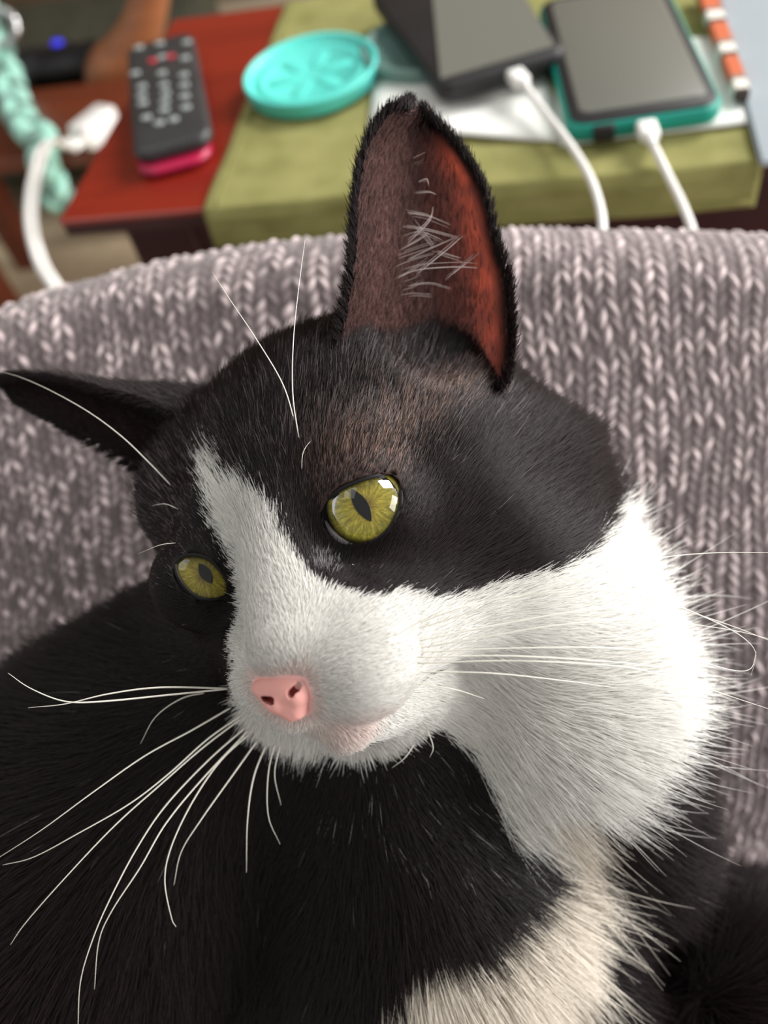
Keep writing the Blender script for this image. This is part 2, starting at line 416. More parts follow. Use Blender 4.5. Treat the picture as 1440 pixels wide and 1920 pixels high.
k_ = len(vt); vt2 = [p - Z_ * .0009 + ey * (.0009 if i >= 67 * nu_ else 0) for i, p in enumerate(vt)]
rf = grid_faces(nu_, len(pathv)); rf += [q[::-1] for q in grid_faces(nu_, len(pathv), k_)]
n_ = len(pathv); ed = [i for i in range(nu_)] + [j * nu_ + nu_ - 1 for j in range(1, n_)] + [(n_ - 1) * nu_ + i for i in range(nu_ - 2, -1, -1)] + [j * nu_ for j in range(n_ - 2, -1, -1)]
rf += [(b, a, a + k_, b + k_) for a, b in zip(ed, ed[1:])]
runner = obj('table_runner', vt + vt2, rf, run_m.m, None, uv=uvt + uvt)
tag(runner, 'olive green woven runner hanging over the front edge of the red table', 'table runner')
hem = []
for pth in ([(u0 + .008, v) for v in np.linspace(DEP, .0, 40)], ):
    p = [TP(a, b, .0026) for a, b in pth]; v, f = tube_mesh(p, .0007, 6); hem.append((v, f))
for v, f in hem: obj('hem', v, f, run_m.m, runner, uv=np.zeros((len(v), 2)))
p = [TP(a, -.0052, -.0185) for a in np.linspace(u0 + .004, u1 - .004, 40)]; v, f = tube_mesh(p, .0008, 6); obj('hem', v, f, run_m.m, runner, uv=np.zeros((len(v), 2)))
RZ = TZ + .0028

# ------------------------------------------------------------------ turquoise lid
def lathe(o, ax, prof_, ns=64, ex_=None):
    ax = ax / np.linalg.norm(ax); x = np.cross(ax, Y_) if ex_ is None else ex_; x = x / np.linalg.norm(x); y = np.cross(ax, x); P = []
    for r, z in prof_:
        for k in range(ns): a = 2 * math.pi * k / ns; P.append(o + ax * z + r * (math.cos(a) * x + math.sin(a) * y))
    return np.array(P), grid_faces(ns, len(prof_), wrap_u=True)
turq = Mat('turquoise_plastic', (92, 208, 196), .45, .4, Subsurface_Weight=.2, Subsurface_Scale=.003)
lc = onz(582, 140, RZ + .012); lR = 131 / F * to_px(lc)[2]
lax = np.array([.0, -.04, 1.]); lax /= np.linalg.norm(lax); lc[2] = RZ + .0072 + .04 * lR
lc = CAM + (onz(582, 134, lc[2]) - CAM)
pf = [(.0005, -.007), (lR * .9, -.007), (lR * .97, -.0068), (lR * .985, -.005), (lR * .985, -.001), (lR, .0), (lR, .0025), (lR * .975, .0035), (lR * .94, .0028), (lR * .9, -.0012), (lR * .80, -.0015), (lR * .78, -.0004), (lR * .74, -.0004), (lR * .72, -.0015), (.0005, -.0015)]
v, f = lathe(lc, lax, [(r, z) for r, z in pf])
lid = obj('lid', v, f, turq.m); tag(lid, 'round turquoise plastic lid lying on the green runner', 'lid')
lx = np.cross(lax, Y_); lx /= np.linalg.norm(lx); ly = np.cross(lax, lx)
for k in range(6):                                        # raised petals moulded into the lid
    a = k * math.pi / 3 + .3; d2 = math.cos(a) * lx + math.sin(a) * ly; e2 = np.cross(lax, d2)
    bmp = rounded_slab(lc + d2 * lR * .4 - lax * .0016, d2, e2, lax, lR * .46, lR * .2, .0007, lR * .09, 6, .0003)
    bm_obj('petal', bmp, turq.m, lid, True)

# grey-green lid under the black phone
gt = Mat('grey_teal_plastic', (110, 140, 134), .35, .4)
g0 = onz(800, 85, RZ + .006); gR = .043
v, f = lathe(g0, Z_, [(.0005, -.0058), (gR * .93, -.0058), (gR * .97, -.004), (gR, .0), (gR, .004), (gR * .96, .0052), (gR * .92, .004), (gR * .88, .001), (.0005, .001)])
tag(obj('lid', v, f, gt.m), 'grey-green plastic lid sticking out under the black phone', 'lid')

# ------------------------------------------------------------------ white papers under the phones
paper = mottled('white_paper', (226, 226, 220), (240, 240, 236), 30, .8, .2)
def sheet(poly_px, z, name, label, cat, thick=.0012, curl=.003, n=14):
    q = [onz(x, y, z) for x, y in poly_px]; P = []
    for j in range(n):
        for i in range(n):
            s, t = i / (n - 1), j / (n - 1); p = (q[0] * (1 - s) + q[1] * s) * (1 - t) + (q[3] * (1 - s) + q[2] * s) * t
            P.append(p + Z_ * (curl * (s * (1 - s)) * 2 * (.5 + .5 * math.sin(5 * s + 3 * t)) + thick))
    P = np.array(P); k = len(P); B = P - Z_ * thick; fc = grid_faces(n, n); fc2 = [t[::-1] for t in grid_faces(n, n, k)]
    ed = [i for i in range(n)] + [j * n + n - 1 for j in range(1, n)] + [(n - 1) * n + i for i in range(n - 2, -1, -1)] + [j * n for j in range(n - 2, -1, -1)]
    return tag(obj(name, np.vstack([P, B]), fc + fc2 + [(b, a, a + k, b + k) for a, b in zip(ed, ed[1:])], paper), label, cat)
sheet([(690, 252), (1062, 268), (1010, 105), (706, 118)], RZ, 'paper_napkin', 'white paper napkin under the black phone', 'napkin', .0012, .004)
sheet([(1050, 276), (1412, 232), (1372, 70), (1035, 90)], RZ, 'paper_sheet', 'white paper sheet under the teal-cased phone', 'paper', .001, .001)

# ------------------------------------------------------------------ phones
blk = mottled('black_case_plastic', (24, 23, 25), (32, 30, 32), 40, .5, .4)
teal = Mat('teal_case_rubber', (14, 138, 122), .5, .4).m
scr = Mat('glass_painted_reflection', (104, 104, 97), .38, .4).m  # grey ceiling reflection put into the glass colour
def phone(o, ax, ay, w, l, t, tilt, parts):
    """o: bottom-left corner; ax along the bottom edge, ay along the long edge"""
    az = np.cross(ax, ay); return o, ax, ay, az
def dirs(p0, p1):
    a = p1 - p0; w = np.linalg.norm(a); a = a / w; b = np.array([-a[1], a[0], 0]); return a, b, w
# teal and black case, flat beside the black phone
z2 = RZ + .0028
a, b = onz(1066, 243, z2 + .009), onz(1362, 200, z2 + .009); ax, ay, w2 = dirs(a, b); l2 = .158; mid = (a + b) / 2; mid[2] = z2
ph2 = empty('phone', mid + ay * l2 / 2, 'phone in a teal and black case charging on the right of the runner', 'phone')
cc = mid + ay * l2 / 2
bm_obj('case', rounded_slab(cc, ax, ay, Z_, w2, l2, .0095, .011, 8, .0025, 3), teal, ph2, True)
bm_obj('case_frame', rounded_slab(cc + Z_ * .0072, ax, ay, Z_, w2 - .004, l2 - .004, .0036, .010, 8, .0012, 2), blk, ph2, True)
bm_obj('screen', rounded_slab(cc + Z_ * .0104 + ay * .001, ax, ay, Z_, w2 - .014, l2 - .018, .001, .006, 8, .0004, 2), scr, ph2, True)
bm_obj('port_cover', rounded_slab(mid - ax * w2 * .27 - ay * .0006 + Z_ * .001, ax, ay, Z_, .011, .004, .0078, .001, 3, .0006, 2), blk, ph2, True)
# black phone leaning on the grey-green lid
z1 = RZ + .0115
a, b = onz(826, 186, z1), onz(1066, 112, z1); ax1, ay1, w1 = dirs(a, b); l1 = .15
ay1 = ay1 + ax1 * -.0; mid1 = (a + b) / 2; mid1[2] = z1 - .004
ph1 = empty('phone', mid1 + ay1 * l1 / 2, 'black phone charging on top of the grey-green lid', 'phone')
tl_ = .02; ayt = ay1 + Z_ * tl_; ayt /= np.linalg.norm(ayt); azt = np.cross(ax1, ayt); c1 = mid1 + ayt * l1 / 2
bm_obj('case', rounded_slab(c1, ax1, ayt, azt, w1, l1, .0105, .009, 8, .003, 3), blk, ph1, True)
def on_plane(q, o, n): r = M @ np.array([(q[0] - CX) / F, (CY - q[1]) / F, 1.]); return CAM + r * (((o - CAM) @ n) / (r @ n))
sq = [on_plane(q, c1 + azt * .0103, azt) for q in ((826, 150), (1040, 88), (950, -60), (806, -60))]; bms = bmesh.new()
lo_ = [bms.verts.new(p) for p in sq]; hi_ = [bms.verts.new(p + azt * .0009) for p in sq]; bms.faces.new(lo_[::-1]); bms.faces.new(hi_)
for i in range(4): bms.faces.new((lo_[i], lo_[(i + 1) % 4], hi_[(i + 1) % 4], hi_[i]))
bm_obj('screen', bms, scr, ph1)  # outline follows the bright part of the reflection, not the whole screen

# ------------------------------------------------------------------ charging cables
white_pl = Mat('white_plastic', (232, 230, 226), .4, .4).m
def cable(name, label, plug_at, plug_dir, plug_up, path, rad=.0021):
    o = empty(name, plug_at, label, 'cable', None)
    sd = np.cross(plug_dir, plug_up)
    bm_obj('plug', rounded_slab(plug_at - plug_up * .003, sd, plug_dir, plug_up, .0105, .017, .006, .0028, 5, .0018, 3), white_pl, o, True)
    v, f = tube_mesh(catmull([plug_at - plug_dir * .008, plug_at - plug_dir * .016], 4), [.0029, .0027, .0025, .0023], 12); obj('strain_relief', v, f, white_pl, o)
    v, f = tube_mesh(catmull([plug_at - plug_dir * .013] + path, 60), rad, 12); obj('cord', v, f, white_pl, o); return o
def px_path(lst): return [P3(x, y, z) for x, y, z in lst]
p2 = mid + ax * w2 * .0 - ay * .0045 + Z_ * .0052; d0 = to_px(p2)
cable('charging_cable', 'white charging cable plugged into the teal-cased phone', p2, ay, Z_, px_path([(1252, 328, .405), (1280, 385, .385), (1300, 440, .365), (1310, 500, .37), (1310, 640, .45)]))
p1_ = mid1 + ax1 * w1 * .0 - ayt * .0045 + azt * .0055
p1_ = p1_ + ax1 * .006
cable('charging_cable', 'white charging cable plugged into the black phone', p1_, ayt, azt, px_path([(1010, 195, .445), (1062, 262, .42), (1102, 325, .395), (1124, 385, .375), (1130, 440, .362), (1130, 520, .37), (1130, 640, .45)]))

# ------------------------------------------------------------------ striped booklet and pale case at the right
def quad_slab(name, pts_px, z, h, mat, parent=None, bev=.002):
    q = [onz(x, y, z + h) - Z_ * h for x, y in pts_px]; bm = bmesh.new()
    lo_ = [bm.verts.new(p) for p in q]; hi_ = [bm.verts.new(p + Z_ * h) for p in q]; n = len(q)
    bm.faces.new(lo_[::-1]); bm.faces.new(hi_)
    for i in range(n): bm.faces.new((lo_[i], lo_[(i + 1) % n], hi_[(i + 1) % n], hi_[i]))
    bmesh.ops.bevel(bm, geom=bm.edges[:], offset=bev, segments=2, affect='EDGES'); return bm_obj(name, bm, mat, parent, False)
stripe = Mat('striped_print', (200, 90, 50), .6, .3); sc_ = stripe.coord('Object', (1, 1, 1)); sp_ = stripe.n('ShaderNodeSeparateXYZ'); stripe.l(sc_, sp_.inputs[0])
mth = stripe.n('ShaderNodeMath', operation='MULTIPLY'); mth.inputs[1].default_value = 24; stripe.l(sp_.outputs[1], mth.inputs[0]); frc = stripe.n('ShaderNodeMath', operation='FRACT'); stripe.l(mth.outputs[0], frc.inputs[0])
rs = stripe.ramp(frc.outputs[0], [(0, (188, 96, 60)), (.34, (188, 96, 60)), (.36, (66, 56, 52)), (.46, (66, 56, 52)), (.48, (222, 216, 206)), (.7, (222, 216, 206)), (.72, (120, 112, 104)), (.8, (120, 112, 104)), (.82, (188, 96, 60))])
stripe.l(rs, stripe.b.inputs['Base Color'])
bk = quad_slab('booklet', [(1380, 172), (1408, 168), (1340, -30), (1302, -30)], RZ + .003, .006, stripe.m, None, .0008)
tag(bk, 'booklet with orange, white and dark stripes beside the teal-cased phone', 'booklet')
pale = mottled('pale_grey_case', (142, 150, 156), (150, 158, 164), 6, .75, .2)
cs = quad_slab('flat_case', [(1428, 300), (1720, 266), (1560, -60), (1334, -60)], RZ + .002, .003, pale, None, .0012)
cs.location.z = RZ + .0005; tag(cs, 'smooth pale blue-grey flat case beyond the striped booklet', 'case')

# ------------------------------------------------------------------ remote control with a magenta underside
rz = TZ + .016
RQ = [onz(248, 288, rz), onz(398, 256, rz), onz(362, 60, rz), onz(234, 84, rz)]          # bottom-left, bottom-right, top-right, top-left
rc = sum(RQ) / 4; rayy = (RQ[3] - RQ[0] + RQ[2] - RQ[1]); rayy /= np.linalg.norm(rayy); rax = np.array([rayy[1], -rayy[0], 0]); rw = ((RQ[1] - RQ[0] + RQ[2] - RQ[3]) / 2) @ rax
rl = ((RQ[3] - RQ[0] + RQ[2] - RQ[1]) / 2) @ rayy
remote = empty('remote_control', (rc[0], rc[1], TZ), 'charcoal remote control with grey keys and a magenta underside', 'remote control')
mag = Mat('magenta_plastic', (176, 14, 66), .35, .5).m; keyg = Mat('grey_rubber_keys', (150, 156, 154), .6, .3).m; keyr = Mat('red_rubber_keys', (190, 52, 66), .6, .3).m
bot = rc.copy(); bot[2] = TZ + .0005
bm_obj('underside', rounded_slab(bot - rayy * .007 - rax * .002, rax, rayy, Z_, rw * .95, rl * .97, .0068, .014, 8, .004, 4), mag, remote, True)
top_ = rc.copy(); top_[2] = TZ + .0072
bm_obj('faceplate', rounded_slab(top_, rax, rayy, Z_, rw, rl * .99, .0092, .011, 8, .004, 3), mottled('charcoal_plastic', (44, 44, 46), (54, 54, 55), 30, .42, .5), remote, True)
KEYS = [(475,495,0),(780,480,0),(240,540,0),(395,690,1),(600,640,1),(500,650,0),(760,660,0),(200,830,0),(500,830,0),(745,850,0),(275,980,0),(520,960,0),(750,965,0),(270,1080,0),(540,1055,0),(755,1090,0),(285,1170,0),(530,1150,0),(525,1245,0),(770,1215,0),(325,1330,0),(470,1390,0),(630,1350,0)]
for kx, ky, red in KEYS:
    p = onz(220 + kx / 6, ky / 6, TZ + .0165); p[2] = TZ + .0160
    s_ = .0055 if not red else .005
    bm_obj('key', rounded_slab(p, rax, rayy, Z_, s_ * 1.25, s_, .0016, s_ * .45, 4, .0006, 2), keyr if red else keyg, remote, True)

# ================================================================== things left of the table
BZ = .27
bench_m = wood_mat('red_brown_bench_wood', (92, 36, 18), (112, 48, 24), .4, .2)
bd, be = ex, ey; bw = .6; bdep = .20; b0 = TP(-.63, .55); b0[2] = BZ
bench = empty('low_bench', (b0 + bd * bw / 2 + be * bdep / 2) * np.array([1, 1, 0]), 'low red-brown wooden bench beyond the left end of the table', 'bench')
def bench_block(nm, u0_, u1_, v0_, v1_, z0_, z1_, bev=.004):
    bm = box_bm((u0_, v0_, z0_), (u1_, v1_, z1_), bev)
    for q in bm.verts: q.co = Vector((b0 * np.array([1, 1, 0]) + bd * q.co.x + be * q.co.y + Z_ * q.co.z).tolist())
    return bm_obj(nm, bm, bench_m, bench)
bench_block('bench_top', 0, bw, 0, bdep, BZ - .02, BZ)
for bu in (.02, bw - .06):
    for bv in (.02, bdep - .06): bench_block('leg', bu, bu + .04, bv, bv + .04, 0, BZ - .0205, .003)
# black game controller with a blue light on the bench
gp = TP(-.49, .93); gp[2] = .2005
pad = empty('game_controller', gp, 'black game controller with a blue light lying on the low bench', 'controller')
gblk = mottled('controller_plastic', (14, 14, 17), (24, 24, 28), 20, .45, .4)
ga, gb_ = bd, be
def pad_sdf(p):
    q = p.copy(); q[:, 0] = np.abs(q[:, 0])
    f = sd_ell(p, np.array([0, 0, 2.2]), np.array([6.0, 3.4, 1.8]))
    f = smin(f, sd_cap(q, (4.6, -.5, 2.2), (6.6, -5.6, 1.6), 2.2, 1.5), 1.2)
    return f
gv, gf = mesh_sdf(pad_sdf, (-10, -9, -1), (10, 5, 6), .35, 2); gv[:, 2] -= gv[:, 2].min(); gv *= 1.3
def padp(v): return gp + (v[:, :1] * bd + v[:, 1:2] * be + v[:, 2:3] * Z_) * .01
obj('shell', padp(gv), gf, gblk, pad, loc=gp)
for sx_, sy_ in ((-2.4, -1.4), (2.4, -1.4)):
    v, f = lathe(padp(np.array([[sx_, sy_, 3.6]]))[0], Z_, [(.0005, 0), (.005, 0), (.005, .006), (.009, .008), (.009, .010), (.0005, .0095)], 24)
    obj('thumbstick', v, f, gblk, pad)
blue = Mat('blue_light', (30, 30, 200), .4); blue.b.inputs['Emission Color'].default_value = (.05, .05, 1, 1); blue.b.inputs['Emission Strength'].default_value = .5
v, f = lathe(padp(np.array([[-.6, 1.6, 5.1]]))[0], Z_ + be * .3, [(.0005, .006), (.007, .005), (.010, 0), (.010, -.006), (.0005, -.006)], 24); obj('light_bar', v, f, blue.m, pad)
# dark upholstered stool behind the bench
ot0, ot1 = onz(-260, 190, .0), onz(250, 120, .0)
oc = TP(-.78, 1.08); oc[2] = 0
otm = mottled('olive_grey_fabric', (58, 57, 48), (74, 72, 60), 40, .9, .1, .4, bscale=400)
otto = empty('ottoman', oc, 'dark olive-grey upholstered ottoman behind the game controller', 'ottoman')
bm_obj('cushion', rounded_slab(oc + Z_ * .06, bd, be, Z_, .92, .46, .14, .06, 6, .03, 4), otm, otto, True)
for sx_ in (-.38, .38):
    for sy_ in (-.15, .15):
        v, f = lathe(oc + bd * sx_ + be * sy_, Z_, [(.0005, 0), (.018, 0), (.024, .06), (.0005, .06)], 16); obj('foot', v, f, dark_cherry, otto)
# orange-brown curved chair leg
chm = wood_mat('orange_brown_wood', (140, 84, 52), (164, 104, 66), .45, .1)
def onv(px, py, v):
    r = M @ np.array([(px - CX) / F, (CY - py) / F, 1.0]); return CAM + r * ((v - (CAM - FLc) @ ey) / (r @ ey))
pth = [onv(296, -160, .795), onv(290, -60, .795), onv(278, 10, .795), onv(262, 62, .795), onv(232, 108, .795), onv(206, 152, .795)]; q_ = pth[-1].copy(); q_[2] = 0; pth += [pth[-1] * .5 + q_ * .5 - ex * .03, q_ - ex * .035]
cp = catmull(pth, 40); chair = empty('wooden_chair', cp[-1] * np.array([1, 1, 0]), 'curved orange-brown wooden chair frame behind the remote control', 'chair')
v, f = tube_mesh(cp, np.interp(np.linspace(0, 1, 40), [0, .4, .7, 1], [.02, .03, .036, .024]), 14); obj('leg', v, f, chm, chair)
cp2 = cp + X_ * .42 + Y_ * .12; v, f = tube_mesh(cp2, np.interp(np.linspace(0, 1, 40), [0, .4, .7, 1], [.02, .03, .036, .024]), 14); obj('leg', v, f, chm, chair)
v, f = tube_mesh(catmull([cp[2], (cp[2] + cp2[2]) / 2, cp2[2]], 12), .02, 12); obj('rail', v, f, chm, chair)

# mint braided strap with a silver ring, over the bench and down its front
mintm = mottled('mint_yarn', (150, 208, 190), (182, 226, 212), 120, .85, .1, .6, bscale=700)
mint2 = mottled('mint_yarn_shaded', (96, 122, 114), (124, 150, 140), 120, .85, .1, .6, bscale=700)  # darker copy for one strand: shading between the lumps put into its colour
mpath = [onv(-90, -150, .76), onv(-40, 0, .76), onv(2, 105, .745), onz(20, 165, BZ + .020), onz(44, 230, BZ + .020)]
q_ = onz(66, 285, BZ + .019); mpath.append(TP(tu(q_)[0], .553) * np.array([1, 1, 0]) + Z_ * (BZ + .019))
e_ = mpath[-1]; mpath += [e_ - be * .024 - Z_ * .02, e_ - be * .028 - Z_ * .05, e_ - be * .028 - Z_ * .08]
mp_ = catmull(mpath, 120); braid = empty('braided_strap', mp_[60], 'mint green braided strap with a silver ring hanging over the low bench', 'strap')
mt_ = np.gradient(mp_, axis=0); mt_ /= np.linalg.norm(mt_, axis=1)[:, None]; sx_ = np.cross(mt_, Z_ + .3 * be); sx_ /= np.linalg.norm(sx_, axis=1)[:, None]; sy_ = np.cross(sx_, mt_)
sl = np.concatenate([[0], np.cumsum(np.linalg.norm(np.diff(mp_, axis=0), axis=1))])
for k, ym in enumerate((mintm, mintm, mint2)):
    a = sl / .075 * 2 * math.pi + k * 2 * math.pi / 3
    v, f = tube_mesh(mp_ + sx_ * (.014 * np.sin(a))[:, None] + sy_ * (.008 * np.sin(2 * a))[:, None], .009, 10); obj('strand', v, f, ym, braid)
silver = Mat('silver_metal', (205, 205, 205), .25, .5, Metallic=1.0).m
rc_ = onv(4, 50, .75); t_ = np.linspace(0, 2 * math.pi, 33)[:-1]; rp_ = np.array([rc_ + .022 * (math.cos(a) * bd + math.sin(a) * (be * .5 + Z_ * .8)) for a in t_])
v, f = tube_mesh(np.vstack([rp_, rp_[:2]]), .006, 10, False); obj('ring', v, f, silver, braid)

# white charger on the front edge of the bench, its two cords running down behind the sofa
ch_c = onz(176, 232, BZ + .02); ch_c[2] = BZ + .0005
chg = empty('charger', ch_c, 'white charger block with two white cords left of the red table', 'charger')
da = onz(212, 205, BZ) - onz(140, 262, BZ); da[2] = 0; da /= np.linalg.norm(da); db = np.array([-da[1], da[0], 0])
bm_obj('adapter', rounded_slab(ch_c, da, db, Z_, .062, .034, .030, .006, 5, .004, 3), white_pl, chg, True)
for k, off in enumerate((-.007, .008)):
    s0 = ch_c - da * .031 + db * off + Z_ * .016
    bm_obj('plug', rounded_slab(s0 - da * .010 - Z_ * .005, da, db, Z_, .024, .011, .010, .003, 5, .002, 2), white_pl, chg, True)
    j = 14 * (k - .5)
    v, f = tube_mesh(catmull([s0 - da * .02] + px_path([(92 + j, 270 - 6 * k, .70), (66 + j, 330, .62), (58 + j, 410, .54), (74 + j, 485, .46), (106 + j, 540, .41), (150 + j, 600, .40), (160 + j, 720, .5)]), 70), .0026, 10); obj('cord', v, f, white_pl, chg)
# pale blue ball on the carpet
bc = onz(-24, 400, .045); bm = bmesh.new(); bmesh.ops.create_uvsphere(bm, u_segments=32, v_segments=20, radius=.045, matrix=Matrix.Translation(bc.tolist()))
tag(bm_obj('ball', bm, mottled('pale_blue_rubber', (170, 222, 240), (184, 230, 244), 20, .5, .3), None, True, loc=bc - Z_ * .045), 'pale blue ball on the beige carpet at the left picture edge', 'ball')

# ================================================================== the cat
# head frame H in centimetres: x to the cat's left, y up, z forward, origin between the eyes
def rod(w):
    w = np.array(w); t = np.linalg.norm(w); k = w / t
    K = np.array([[0, -k[2], k[1]], [k[2], 0, -k[0]], [-k[1], k[0], 0]])
    return np.eye(3) + np.sin(t) * K + (1 - np.cos(t)) * K @ K
HB = np.diag([1, 1, -1.]) @ rod([0.0232, -0.3462, 0.3941]); HT = np.array([-2.277, -0.682, 17.61])
def H2W(p): return W((np.asarray(p, float) @ HB.T + HT) * .01)
def W2H(w): return ((np.asarray(w, float) - CAM) @ M * 100 - HT) @ HB
def px2H(px, py, z): return W2H(P3(px, py, z * .01))
HV = W2H(CAM[None])[0]                                  # the photographer's eye in head space
PX1 = 1500.0

# ---- eyes: the openings of the lids lie on the eyeballs
EYE_R = 1.08
RIM_NEAR = [(609,984),(608,950),(628,926),(666,906),(708,893),(735,889),(747,898),(751,922),(750,947),(742,968),(727,993),(702,1013),(680,1020),(660,1023),(640,1021),(622,1008)]
RIM_FAR = [(329,1057),(333,1078),(349,1103),(368,1118),(388,1124),(410,1122),(427,1112),(425,1090),(413,1070),(392,1049),(362,1041),(340,1046)]
def make_eye_spec(rim, cpx, cz, pupil, irisc):
    c = px2H(cpx[0], cpx[1], cz); P = []
    def hit(q, r):
        d = px2H(q[0], q[1], 20.) - HV; d /= np.linalg.norm(d); oc = HV - c; b = oc @ d; disc = b * b - (oc @ oc - r * r)
        return HV + d * (-b - math.sqrt(max(disc, 0)))
    pts = np.array([hit(q, EYE_R * 1.02) for q in rim]); pts = catmull(np.vstack([pts, pts[:1]]), 61)[:-1]
    pts = c + (pts - c) / np.linalg.norm(pts - c, axis=1)[:, None] * EYE_R * 1.02
    a = (pts - c).mean(0); a /= np.linalg.norm(a)
    x = np.cross([0, 1, 0], a); x /= np.linalg.norm(x); y = np.cross(a, x)
    poly = np.stack([(pts - c) @ x, (pts - c) @ y], 1)
    g = hit(irisc, EYE_R) - c; g /= np.linalg.norm(g)
    return dict(c=c, rim=pts, a=a, x=x, y=y, poly=poly, g=g, hit=hit, pupil=pupil)
EYES = [make_eye_spec(RIM_NEAR, (690, 957), 17.85, ((658, 916), (696, 978), 12.5), (686, 944)),
        make_eye_spec(RIM_FAR, (379, 1088), 19.15, ((373, 1056), (398, 1094), 11), (383, 1076))]

def L3(px, py, z): return px2H(px, py, z)
BODY_PRIMS = [  # ('e', centre, radii, blend) or ('c', a, b, ra, rb, blend)
    ('e', (0.2, 1.25, -4.9), (4.9, 4.0, 4.4), 1.0),
    ('e', (0, -.7, -3.1), (4.5, 3.0, 2.9), 1.2),
    ('e', (3.3, -2.2, -4.0), (2.2, 2.1, 2.6), 1.0), ('e', (-3.1, -2.2, -3.6), (2.0, 2.0, 2.4), 1.0),
    ('e', (-3.1, 1.5, -2.6), (1.3, 1.7, 1.5), .6), ('c', (-2.6, 3.7, -3.0), (-3.6, 2.4, -2.6), .6, .7, .8),
    ('e', (1.75, 1.25, -1.35), (1.25, .85, 1.0), .6), ('e', (-1.75, 1.25, -1.35), (1.25, .85, 1.0), .6),
    ('c', (0, 1.2, -1.5), (-.02, -2.1, 1.45), 1.15, .74, .7),
    ('e', (.78, -3.05, .85), (.84, .78, .95), .75), ('e', (-.55, -3.05, .8), (.66, .74, .95), .55),
    ('c', (.95, -2.6, .2), (2.5, -2.0, -2.6), 1.36, 1.7, 1.0), ('c', (-.9, -2.6, .2), (-2.5, -2.0, -2.6), 1.2, 1.6, .6),
    ('c', (0, -3.95, .35), (0, -3.6, -2.0), .66, 1.6, .34),
]
WORLD_PRIMS = [  # the same in camera pixels and centimetres of depth: neck, chest, shoulders, trunk
    ('c', (880, 930, 23.), (1020, 1290, 22.2), 3.4, 3.2, 1.5),
    ('c', (700, 1200, 23.5), (800, 1640, 24.5), 3.5, 4.6, 1.5),
    ('c', (520, 1190, 24.5), (190, 1590, 25.5), 3.4, 6.1, 2.0),
    ('c', (1080, 1350, 23.8), (1130, 1540, 25.), 3.0, 2.6, 1.5),
    ('c', (950, 1600, 24.6), (1000, 1900, 24.6), 2.6, 3.2, 1.0),
    ('e', (560, 1760, 29.5), (9.0, 8.0, 6.5), 2.0),
    ('e', (1430, 1950, 25.5), (4.4, 4.1, 4.2), 1.0),
]
EAR_DENT = px2H(815, 605, 18.9)
prims = list(BODY_PRIMS)
for w in WORLD_PRIMS:
    if w[0] == 'c': prims.append(('c', L3(*w[1]), L3(*w[2]), w[3], w[4], w[5]))
    else: prims.append(('e', L3(*w[1]), w[2], w[3]))
def sdf(p):
    f = np.full(len(p), 1e3)
    for q in prims:
        if q[0] == 'e': g = sd_ell(p, np.array(q[1]), np.array(q[2], float)); k = q[3]
        else: g = sd_cap(p, q[1], q[2], q[3], q[4]); k = q[5]
        f = smin(f, g, k)
    f = np.maximum(f, 0) * 0 + -smin(-f, np.linalg.norm(p - EAR_DENT, axis=1) - 1.4, .7)
    near = np.linalg.norm(p, axis=1) < 9
    if near.any():
        pn = p[near]; fn = f[near]
        for e in EYES:
            r = np.linalg.norm(pn - e['c'], axis=1); fn = smin(fn, r - (EYE_R + .1), .6)
        # mouth crease and stop beside the nose
        for e in EYES:
            q = pn - e['c']; ax = q @ e['a']; q2 = np.stack([q @ e['x'], q @ e['y']], 1)
            m = (np.abs(q2).max(1) < 1.6) & (ax > -.3); cut = np.full(len(pn), 9.)
            if m.any(): cut[m] = np.maximum(sd_poly2(q2[m], e['poly']), .15 - ax[m])
            fn = np.maximum(fn, -cut)
        f[near] = fn
    return f
BV, BF = mesh_sdf(sdf, (-19, -24, -26), (19, 6, 4.5), .17)
BN = grad(sdf, BV)

# ---- coat pattern
WHITE_POLY = [(405,850),(430,905),(470,925),(500,950),(525,985),(545,1030),(562,1062),(582,1088),(605,1103),(640,1118),(690,1124),(740,1112),(800,1135),(860,1122),(930,1095),(1000,1085),(1060,1060),(1100,1020),(1122,960),(1150,945),(1165,1030),(1210,1060),(1245,1085),(1240,1145),(1242,1240),(1248,1305),(1215,1395),(1158,1455),(1130,1505),(1058,1495),(995,1510),(985,1538),(935,1556),(908,1510),(905,1448),(888,1408),(860,1382),(835,1368),(805,1358),(775,1380),(740,1398),(680,1412),(600,1402),(525,1388),(470,1362),(440,1300),(437,1200),(452,1140),(438,1060),(408,990),(383,930),(385,880)]
CHEST_POLY = [(1035,1540),(1112,1540),(1112,1650),(1092,1750),(1100,1850),(1110,2100),(735,2100),(745,1900),(775,1860),(850,1805),(925,1785),(985,1725),(1035,1650)]
CHEST_POLY = [(x - 42, y - 50) for x, y in CHEST_POLY]
BROWN_POLY = [(575,850),(598,800),(660,765),(740,735),(830,695),(905,680),(900,735),(845,790),(785,835),(765,880),(735,882),(690,890),(640,905),(600,925),(580,890)]
def poly_in(x, y, poly, soft):
    d = sd_poly2(np.stack([x, y], 1), np.array(poly, float)); return np.clip(.5 - d / (2 * soft), 0, 1)
